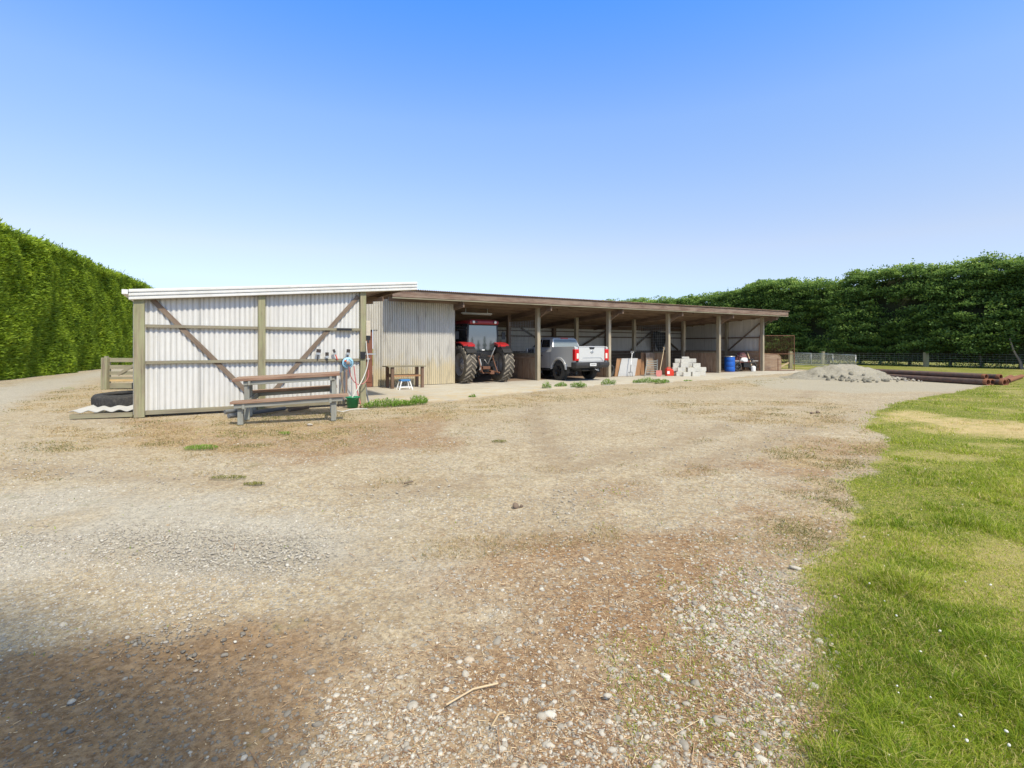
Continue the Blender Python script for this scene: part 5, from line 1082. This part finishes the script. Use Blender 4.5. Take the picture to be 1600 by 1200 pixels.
# ================================================================ weeds
LEAF=grass_mat('weed_leaf',[(0,(.06,.15,.012)),(.5,(.17,.32,.03)),(1,(.34,.48,.09))])
def weed(px,py,wx,wy,h,n,lab,name='weed_clump',yaw=0,z0=.0,L=.03,mat=None):
    x0,y0=G(px,py);a=RS.uniform(0,6.28,n);r=np.sqrt(RS.uniform(0,1,n));X=r*np.cos(a)*wx;Y=r*np.sin(a)*wy;ca,sa_=math.cos(yaw),math.sin(yaw);X,Y=X*ca-Y*sa_,X*sa_+Y*ca
    lump=.35+1.0*fbm((X+x0)*5,(Y+y0)*5,55,3);top=h*lump*(1-.5*r**2)
    Z=RS.uniform(.05,1,n)**.8*top;V=[];ang=RS.uniform(0,6.28,n);el=RS.uniform(-.2,1.35,n);l=L*RS.uniform(.6,1.5,n);w=l*RS.uniform(.12,.3,n)
    d=np.stack([np.cos(ang)*np.cos(el),np.sin(ang)*np.cos(el),np.sin(el)],1);s=np.stack([-np.sin(ang),np.cos(ang),np.zeros(n)],1);c=np.stack([X,Y,Z],1)
    V=np.stack([c-d*l[:,None],c+s*w[:,None],c+d*l[:,None],c-s*w[:,None]],1).reshape(-1,3)
    m2=n//4;xi=X[:m2];yi=Y[:m2]
    o=np_mesh(name,V,np.arange(n*4).reshape(n,4),mat or LEAF,np.repeat(np.clip(RS.uniform(0,.6,n)+Z/h*.4,0,1),4));o.location=(x0,y0,z0);tag(o,lab,'weeds','weeds along the slab edge' if name=='weed_clump' else 'low plants on the gravel');return o
WD=[(616,634,.85,.22,.20,2600,'long grassy weed strip beside the green bucket and corner post'),(655,629,.25,.16,.24,700,'weed tuft at the end of the strip near the corner post'),(738,621,.12,.07,.10,160,'tiny weed tuft on the slab before the tractor'),
 (854,607,.20,.13,.26,500,'weed clump before the first open bay post'),(876,604,.28,.13,.20,600,'weed clump in front of the pickup rear wheel'),(904,605,.36,.16,.27,900,'large weed clump below the pickup towbar'),(951,601,.38,.15,.28,900,'weed clump at the foot of the second bay post'),
 (1008,598,.70,.16,.26,1500,'wide weed clump before the grey sheet and rack'),(1031,599,.30,.13,.22,600,'weed clump below the red shovel'),(1040,597.5,.2,.12,.16,300,'small weed clump below the red can'),(1075,595.5,.25,.1,.06,200,'flat weed patch below the block pile')]
for w in WD: weed(*w,yaw=PHI)
PL=[(314,700,.24,.15,.04,1100,'dark green mat plant on gravel before the picnic table'),(445,678,.10,.05,.05,250,'small bright green plant under the table front'),(397,756,.11,.05,.02,260,'small olive moss cushion nearest the camera'),(357,746,.22,.07,.02,380,'olive moss streak behind the small cushion'),(218,626,.18,.1,.1,260,'green tuft in straw beside the timber gate'),(780,690,.12,.07,.03,260,'olive tuft in mid yard below the tractor'),(106,609,.25,.15,.16,260,'green tuft in the dry grass by the drive')]
MOSS=grass_mat('olive_moss',[(0,(.10,.12,.02)),(.6,(.24,.24,.06)),(1,(.42,.36,.14))])
for w in PL: weed(*w,name='ground_plant',L=.013,mat=(MOSS if 'olive' in w[-1] else None))
# dark clods and sticks
for px,py,r,lab in ((806,793,.035,'dark clod alone on the bare gravel'),(1268,646,.04,'dark clod near the lawn corner'),(1277,645,.035,'second dark clod near the lawn corner')):
    x,y=G(px,py);o=scatter_stones('dirt_clod',np.array([[x,y,.012],[x+.05,y+.01,.008]]),np.array([r,r*.5]),MT['brace'],True,.8);tag(o,lab,'clod')
for (a,b,lab) in (((697,1106),(778,1072),'long pale curved stick on the gravel'),((768,1140),(790,1117),'short pale stick beside the long curved one'),((632,757),(646,754),'short dark stick on the mid gravel')):
    p0=Vector((*G(*a),.012));p1=Vector((*G(*b),.012));mm=(p0+p1)/2+Vector((0,.03,.0));m=MB();m.tube([p0,mm,p1],.004 if a[1]>900 else .009,6);o=m.build('stick',MT['handle' if a[1]>900 else 'brace']);tag(o,lab,'stick')
for px,py,r,lab in ((1243,889,.030,'pale flat river stone at the lawn edge'),(950,1088,.019,'grey rounded stone in the brown mulch'),(484,664,.045,'pale stone before the picnic table leg'),(1230,1150,.020,'pale stone beside the grass at the frame bottom'),(112,1097,.014,'lone light stone in the shaded corner')):
    x,y=G(px,py);o=scatter_stones('large_stone',np.array([[x,y,r*.2]]),np.array([r]),SM,True,.38,rv=.75);tag(o,lab,'stone')
# ================================================================ hedges and trees
def leaf_mat(name,stops,tr=.38):
    q=NT(name);r=q.n('ShaderNodeAttribute',attribute_name='rnd').outputs['Fac'];c=q.ramp(r,stops);q.col(c);q.b.inputs['Roughness'].default_value=.6;q.b.inputs['Specular IOR Level'].default_value=.3
    t=q.n('ShaderNodeBsdfTranslucent');q.l(c,t.inputs[0]);ms=q.n('ShaderNodeMixShader');ms.inputs[0].default_value=tr;q.l(q.b.outputs[0],ms.inputs[1]);q.l(t.outputs[0],ms.inputs[2]);q.l(ms.outputs[0],q.out.inputs[0]);return q.m
MT['cypress']=leaf_mat('cypress_foliage',[(0,(.07,.13,.01)),(.5,(.23,.34,.022)),(.85,(.39,.50,.04)),(1,(.52,.52,.10))])
MT['shelter']=leaf_mat('shelterbelt_foliage',[(0,(.03,.07,.022)),(.40,(.10,.185,.05)),(.75,(.25,.38,.09)),(1,(.46,.56,.15))])
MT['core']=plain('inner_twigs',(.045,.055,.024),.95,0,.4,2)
MT['bark']=wood('pale_bark',(.14,.11,.085),(.34,.29,.24))
def cards(name,c,d,s,L,Wd,rnd,mat,parent):
    V=np.stack([c-d*L[:,None]*.5,c+s*Wd[:,None]+d*L[:,None]*.05,c+d*L[:,None]*.5,c-s*Wd[:,None]+d*L[:,None]*.05],1).reshape(-1,3)
    return np_mesh(name,V,np.arange(len(c)*4).reshape(-1,4),mat,np.repeat(rnd,4),parent)
def unit(v): return v/np.linalg.norm(v,axis=1,keepdims=True)
def wallframe(A,B):
    A=np.array(A);B=np.array(B);u=(B-A);L=np.linalg.norm(u);u/=L;n=np.array([u[1],-u[0]]);return A,u,L,n
# --- left clipped hedge; its face looks towards the yard
A,u,L,n=wallframe((-19.2,15.7),(-37,56.5));hd=empty('clipped_hedge',(-24,27,0));tag(hd,'tall clipped green conifer hedge along the drive behind the timber gate','hedge')
if n[0]<0: n=-n
def hz_l(a): return 6.55+.35*fbm(a*.35,a*0,71,3)-.1
def depth_l(a,z): return .9*(fbm(a*.28,z*.20,73,3)-.5)+.55*(fbm(a*.9,z*.55,74,4)-.5)-.22*np.clip(z-4.6,0,3)**1.4*.35+.08*z*0
N=230000;a=L*RS.uniform(0,1,N)**1.25;top=RS.uniform(0,1,N)<.12;z=RS.uniform(.0,1,N)*hz_l(a);z=np.where(top,hz_l(a),z);dp=depth_l(a,z)-RS.exponential(.10,N);dp=np.where(top,-RS.uniform(0,2.2,N),dp);z=z+np.where(top,RS.normal(0,.10,N)+.25*fbm(a*2,dp*2,75,3),0)
c=np.stack([A[0]+u[0]*a+n[0]*dp,A[1]+u[1]*a+n[1]*dp,z],1)
d=np.stack([n[0]*RS.uniform(.1,.8,N)+u[0]*RS.normal(.5,.55,N),n[1]*RS.uniform(.1,.8,N)+u[1]*RS.normal(.5,.55,N),RS.normal(.10,.22,N)+top*.6],1);d=unit(d);s=unit(np.cross(d,unit(RS.normal(0,1,(N,3))+np.array([0,0,1.4]))))
Ls=RS.uniform(.16,.36,N);rnd=np.clip(RS.normal(.48,.10,N)+.8*(fbm(a*1.1,z*2.2,76,5)-.5),0,1)
cards('foliage',c-np.array([-24,27,0]),d,s,Ls,Ls*RS.uniform(.07,.15,N),rnd,MT['cypress'],hd)
# stray tips on top
N=700;a=L*RS.uniform(0,1,N);k=fbm(a*1.5,a*0,79,3)>.5;a=a[k];N=len(a);grp=RS.uniform(-1,1,N)
cN=[];dN=[]
for i in range(N):
    base=np.array([A[0]+u[0]*a[i]-n[0]*abs(grp[i]),A[1]+u[1]*a[i]-n[1]*abs(grp[i]),hz_l(a[i:i+1])[0]+.1]);dd=np.array([RS.normal(0,.5),RS.normal(0,.5),1.0]);dd/=np.linalg.norm(dd);h_=RS.uniform(.15,.5)
    for k in range(7): cN.append(base+dd*h_*k/6);dN.append(dd*.6+RS.normal(0,.45,3))
cN=np.array(cN);dN=unit(np.array(dN));M_=len(cN);cards('top_sprays',cN-np.array([-24,27,0]),dN,unit(np.cross(dN,RS.normal(0,1,(M_,3)))),np.full(M_,.17),np.full(M_,.03),RS.uniform(.1,.7,M_),MT['cypress'],hd)
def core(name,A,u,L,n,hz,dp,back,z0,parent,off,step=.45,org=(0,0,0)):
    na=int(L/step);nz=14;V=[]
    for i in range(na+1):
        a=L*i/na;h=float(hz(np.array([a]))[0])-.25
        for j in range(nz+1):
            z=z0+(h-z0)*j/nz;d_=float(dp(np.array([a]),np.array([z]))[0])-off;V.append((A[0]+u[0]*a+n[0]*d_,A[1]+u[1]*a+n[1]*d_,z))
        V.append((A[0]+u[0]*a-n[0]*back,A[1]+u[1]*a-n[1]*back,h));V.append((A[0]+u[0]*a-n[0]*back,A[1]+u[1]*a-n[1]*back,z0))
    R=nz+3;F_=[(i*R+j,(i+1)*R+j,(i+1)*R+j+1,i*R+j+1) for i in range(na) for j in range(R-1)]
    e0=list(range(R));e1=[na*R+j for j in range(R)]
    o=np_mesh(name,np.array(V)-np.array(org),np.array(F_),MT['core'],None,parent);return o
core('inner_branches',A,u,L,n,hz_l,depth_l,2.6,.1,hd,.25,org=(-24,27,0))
for k in range(12):
    a=1+L*k/12.2;m=MB();m.tube([(A[0]+u[0]*a-n[0]*1.4+24,A[1]+u[1]*a-n[1]*1.4-27,-.1),(A[0]+u[0]*a-n[0]*1.3+24,A[1]+u[1]*a-n[1]*1.3-27,3)],.14,8);m.build('trunk',MT['bark'],hd)
# --- right shelterbelt, loose and lumpy
A,u,L,n=wallframe((10.5,66.5),(47,15.5));n=-n if (n[0]*(-A[0])+n[1]*(-A[1]))<0 else n
sb=empty('shelterbelt',(27,43,0));tag(sb,'tall shaggy dark green shelterbelt of trees beyond the wire fence','shelterbelt')
ORG=np.array([27.0,43.0,0])
def hz_r(a):
    x=np.asarray(a)/L;return 6.55+.75*x+1.5*(fbm(np.asarray(a)*.22,np.asarray(a)*0,81,4)-.45)+.55*(fbm(np.asarray(a)*.9,np.asarray(a)*0,82,3)-.45)+.35*sstep(.55,.72,x)
def depth_r(a,z): return 2.1*(fbm(a*.30,z*.42,83,4)-.5)-.05*np.clip(z-3.5,0,9)**1.6*.6+.25
NL=7800;a=L*RS.uniform(0,1,NL);z=.95+(hz_r(a)-1.0)*RS.uniform(0,1,NL)**.9;keep=fbm(a*.55+3,z*.8,85,4)>.33;a,z=a[keep],z[keep];NL=len(a)
dp=depth_r(a,z)+RS.normal(0,.30,NL);isT=RS.uniform(0,1,NL)<.24;z=np.where(isT,hz_r(a)+RS.normal(.0,.22,NL),z);dp=np.where(isT,-RS.uniform(.2,3.2,NL)+.1,dp)
lr=RS.uniform(.32,.78,NL)*np.where(isT,.9,1)
per=58;idx_=np.repeat(np.arange(NL),per);M_=len(idx_)
sp=unit(RS.normal(0,1,(M_,3)));nv=np.array([n[0]*.9,n[1]*.9,.75]);sp=sp+nv*RS.uniform(.3,1.2,(M_,1));sp=unit(sp);rad=lr[idx_]*RS.uniform(.55,1.0,M_)
c=np.stack([A[0]+u[0]*a+n[0]*dp,A[1]+u[1]*a+n[1]*dp,z],1)[idx_]+sp*rad[:,None]*np.array([1.25,1.25,.62])
d=unit(sp*np.array([1,1,.5])+RS.normal(0,.45,(M_,3))+np.array([0,0,.1]));s=unit(np.cross(d,unit(RS.normal(0,.6,(M_,3))+np.array([0,0,1.2]))))
Ls=RS.uniform(.09,.22,M_);hue=RS.uniform(0,1,NL)[idx_];rnd=np.clip(.08+.36*hue+.20*RS.uniform(0,1,M_)+.48*sp[:,2]*rad/lr[idx_]+.15*isT[idx_],0,1)  # leaves on lump tops coloured lighter, sunlit tips painted in
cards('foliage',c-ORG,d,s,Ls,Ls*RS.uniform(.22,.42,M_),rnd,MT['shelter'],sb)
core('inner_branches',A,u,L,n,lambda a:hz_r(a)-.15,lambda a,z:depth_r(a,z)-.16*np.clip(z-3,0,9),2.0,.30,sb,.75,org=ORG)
# upstanding shoots
cN=[];dN=[];Lk=[]
for i in range(150):
    aa=RS.uniform(.30,1)*L;big=aa>L*.55 and RS.uniform()<.25;h_=RS.uniform(.35,.9) if not big else RS.uniform(.7,1.25);base=np.array([*(A+u*aa-n*RS.uniform(-.2,1.6)),hz_r(aa)+.05]);dd=np.array([RS.normal(0,.25),RS.normal(0,.25),1.]);dd/=np.linalg.norm(dd)
    nn=30 if big else 14
    for k in range(nn): cN.append(base+dd*h_*k/nn+RS.normal(0,.16 if big else .10,3)*np.array([1,1,.6]));dN.append(dd*.5+RS.normal(0,.5,3));Lk.append(RS.uniform(.12,.22))
cN=np.array(cN);dN=unit(np.array(dN));Lk=np.array(Lk);M_=len(cN);cards('shoots',cN-ORG,dN,unit(np.cross(dN,RS.normal(0,1,(M_,3)))),Lk,Lk*.28,RS.uniform(.2,.8,M_),MT['shelter'],sb)
# low undergrowth and trunks beneath the skirt
N=60000;a=L*RS.uniform(0,1,N);z=RS.uniform(0,1,N)**1.6*.85;k=RS.uniform(0,1,N)<np.clip(.15+1.3*(fbm(a*.7,a*0,88,4)-.35),0,1);a,z=a[k],z[k];N=len(a);dp=RS.uniform(-.6,.7,N)
c=np.stack([A[0]+u[0]*a+n[0]*dp,A[1]+u[1]*a+n[1]*dp,z],1);d=unit(RS.normal(0,1,(N,3))+np.array([0,0,.6]));Ls=RS.uniform(.06,.15,N)
cards('undergrowth',c-ORG,d,unit(np.cross(d,RS.normal(0,1,(N,3)))),Ls,Ls*.3,np.clip(RS.normal(.35,.15,N),0,1),MT['shelter'],sb)
for k in range(30):
    aa=1.0+L*k/30.5+RS.uniform(-.4,.4);p=A+u*aa-n*RS.uniform(.3,1.2);m=MB();l=RS.uniform(-.35,.35);m.tube([(p[0]-27,p[1]-43,-.1),(p[0]-27+l*.4,p[1]-43,.6),(p[0]-27+l,p[1]-43,2.6)],[.13,.10,.07],7);m.build('trunk',MT['bark'],sb)
# branch with bare pale leaning trunk at the frame edge
p=np.array([*G(1597,577)]);m=MB();m.tube([(p[0]-27,p[1]-43,0),(p[0]-27.12,p[1]-43,.5),(p[0]-27.45,p[1]-42.9,1.2),(p[0]-27.6,p[1]-42.8,2.0)],[.09,.075,.05,.04],8);m.build('trunk',MT['bark'],sb)
# --- conifer group on the far side of the yard (mirrored in the cab window), broad tree behind the camera
def conifer(x,y,h,r,lab):
    o=empty('conifer_tree',(x,y,0));tag(o,lab,'tree','conifers behind the camera mirrored in the cab window');m=MB();m.tube([(0,0,0),(0,0,h*.9)],[.25,.04],8);m.build('trunk',MT['bark'],o)
    N=2500;z=h*(.08+.92*RS.uniform(0,1,N)**1.3);rr=r*(1-z/h)*RS.uniform(.4,1,N)*(.75+.4*np.sin(z*4));a=RS.uniform(0,6.28,N);c=np.stack([rr*np.cos(a),rr*np.sin(a),z],1);d=unit(np.stack([np.cos(a),np.sin(a),RS.normal(-.1,.3,N)],1));Ls=RS.uniform(.2,.4,N)
    cards('crown',c,d,unit(np.cross(d,RS.normal(0,1,(N,3)))),Ls,Ls*.25,RS.uniform(0,.7,N),MT['shelter'],o)
for k,(x,y,h) in enumerate([(103+.5*j*1.7,-39+.865*j*1.7,hh) for j,hh in zip(range(-4,5),(5,4.2,5.6,4.6,5.9,4.4,5.2,4.8,5.6))]): conifer(x,y,h*.72,.8,'conifer beyond the lawn, reflected in the tractor window')
def broad(x,y,h,blobs,lab):
    o=empty('broad_tree',(x,y,0));tag(o,lab,'tree');m=MB();m.tube([(0,0,-.1),(.1,0,h*.4),(0,.1,h*.75)],[.28,.2,.1],10)
    for (bx_,by_,bz,br_) in blobs: m.tube([(.05,.05,h*.55),(bx_*.6,by_*.6,bz-.3),(bx_,by_,bz)],[.11,.06,.03],6)
    m.build('trunk',MT['bark'],o);cc=[];
    for (bx_,by_,bz,br_) in blobs:
        N=int(11000*br_*br_/1.5);v=unit(RS.normal(0,1,(N,3)))*RS.uniform(.2,1,(N,1))**.45*br_;cc.append(v*np.array([1,1,.8])+np.array([bx_,by_,bz]))
    c=np.concatenate(cc);N=len(c);d=unit(RS.normal(0,1,(N,3)));Ls=RS.uniform(.10,.2,N);cards('crown',c,d,unit(np.cross(d,RS.normal(0,1,(N,3)))),Ls,Ls*.35,RS.uniform(0,.8,N),MT['shelter'],o)
SKY=(1.0,0.0,3.0,1.0,.15);SUN=3.4;EXPO=.43
# ================================================================ sun, sky, camera
EL=math.radians(52);AZ=Vector((.56,-.83,0)).normalized()      # horizontal direction towards the sun
sun=bpy.data.lights.new('sun','SUN');sun.energy=SUN;sun.angle=math.radians(3.2);sun.color=(1,.92,.77)
so_=bpy.data.objects.new('sun',sun);C.objects.link(so_);to=Vector((AZ.x*math.cos(EL),AZ.y*math.cos(EL),math.sin(EL)))
so_.rotation_euler=to.to_track_quat('Z','Y').to_euler();so_.location=to*60
# tree whose crown shades the near left corner of the gravel
tx,ty=-2.95,.95;hc=8.2;off=hc/math.tan(EL);cx_,cy_=tx+AZ.x*off,ty+AZ.y*off
broad(cx_+.4,cy_-.6,9.6,[(-.4,.6,hc,1.75),(.75,.3,hc+.3,1.45),(.9,-.6,hc+.6,1.5),(-1.2,-.2,hc-.4,1.8),(.3,-1.2,hc,1.6),(-1.6,.9,hc+.3,1.5)],'leafy tree behind the camera whose crown shades the gravel corner')
w=bpy.data.worlds.new('World');bpy.context.scene.world=w;w.use_nodes=True;nt=w.node_tree;bg=nt.nodes['Background']
sky=nt.nodes.new('ShaderNodeTexSky');sky.sky_type='NISHITA';sky.sun_disc=False;sky.sun_elevation=EL;sky.sun_rotation=math.atan2(AZ.x,AZ.y);sky.air_density=SKY[0];sky.dust_density=SKY[1];sky.ozone_density=SKY[2];sky.altitude=0
# clear-day haze tint by height; unseen zenith made warm to offset blue shade
geo=nt.nodes.new('ShaderNodeTexCoord');sp_=nt.nodes.new('ShaderNodeSeparateXYZ');nt.links.new(geo.outputs['Generated'],sp_.inputs[0])
rp_=nt.nodes.new('ShaderNodeValToRGB');nt.links.new(sp_.outputs[2],rp_.inputs[0]);els=rp_.color_ramp.elements
stops=[(0.0,(.23,.26,.42)),(.06,(.29,.325,.42)),(.115,(.46,.40,.42)),(.175,(.58,.455,.42)),(.27,(.60,.53,.52)),(.393,(.58,.60,.66)),(.56,(.30,.57,.90)),(.61,(.62,.60,.60)),(.72,(2.4,1.38,.55))]
while len(els)<len(stops): els.new(.5)
for e,(p,c) in zip(els,stops): e.position=p;e.color=(*c,1)
mx=nt.nodes.new('ShaderNodeMix');mx.data_type='RGBA';mx.blend_type='MULTIPLY';mx.inputs[0].default_value=1;nt.links.new(sky.outputs[0],mx.inputs[6]);nt.links.new(rp_.outputs[0],mx.inputs[7])
nt.links.new(mx.outputs[2],bg.inputs[0]);sc2=nt.nodes.new('ShaderNodeVectorMath');sc2.operation='SCALE';sc2.inputs[3].default_value=2.0
nt.links.new(mx.outputs[2],sc2.inputs[0]);nt.links.new(sc2.outputs[0],bg.inputs[0]);bg.inputs[1].default_value=SKY[4]
cam=bpy.data.cameras.new('camera');co=bpy.data.objects.new('camera',cam);C.objects.link(co);co.location=(0,0,H);co.rotation_euler=(math.radians(90),0,0)
cam.lens=18;cam.sensor_width=36;cam.shift_y=-58/1600;cam.clip_end=2000;cam.clip_start=.05
sc=bpy.context.scene;sc.camera=co;sc.view_settings.view_transform='Standard';sc.view_settings.look='None';sc.view_settings.exposure=EXPO;sc.view_settings.gamma=1
sc.cycles.use_denoising=True;sc.cycles.max_bounces=8
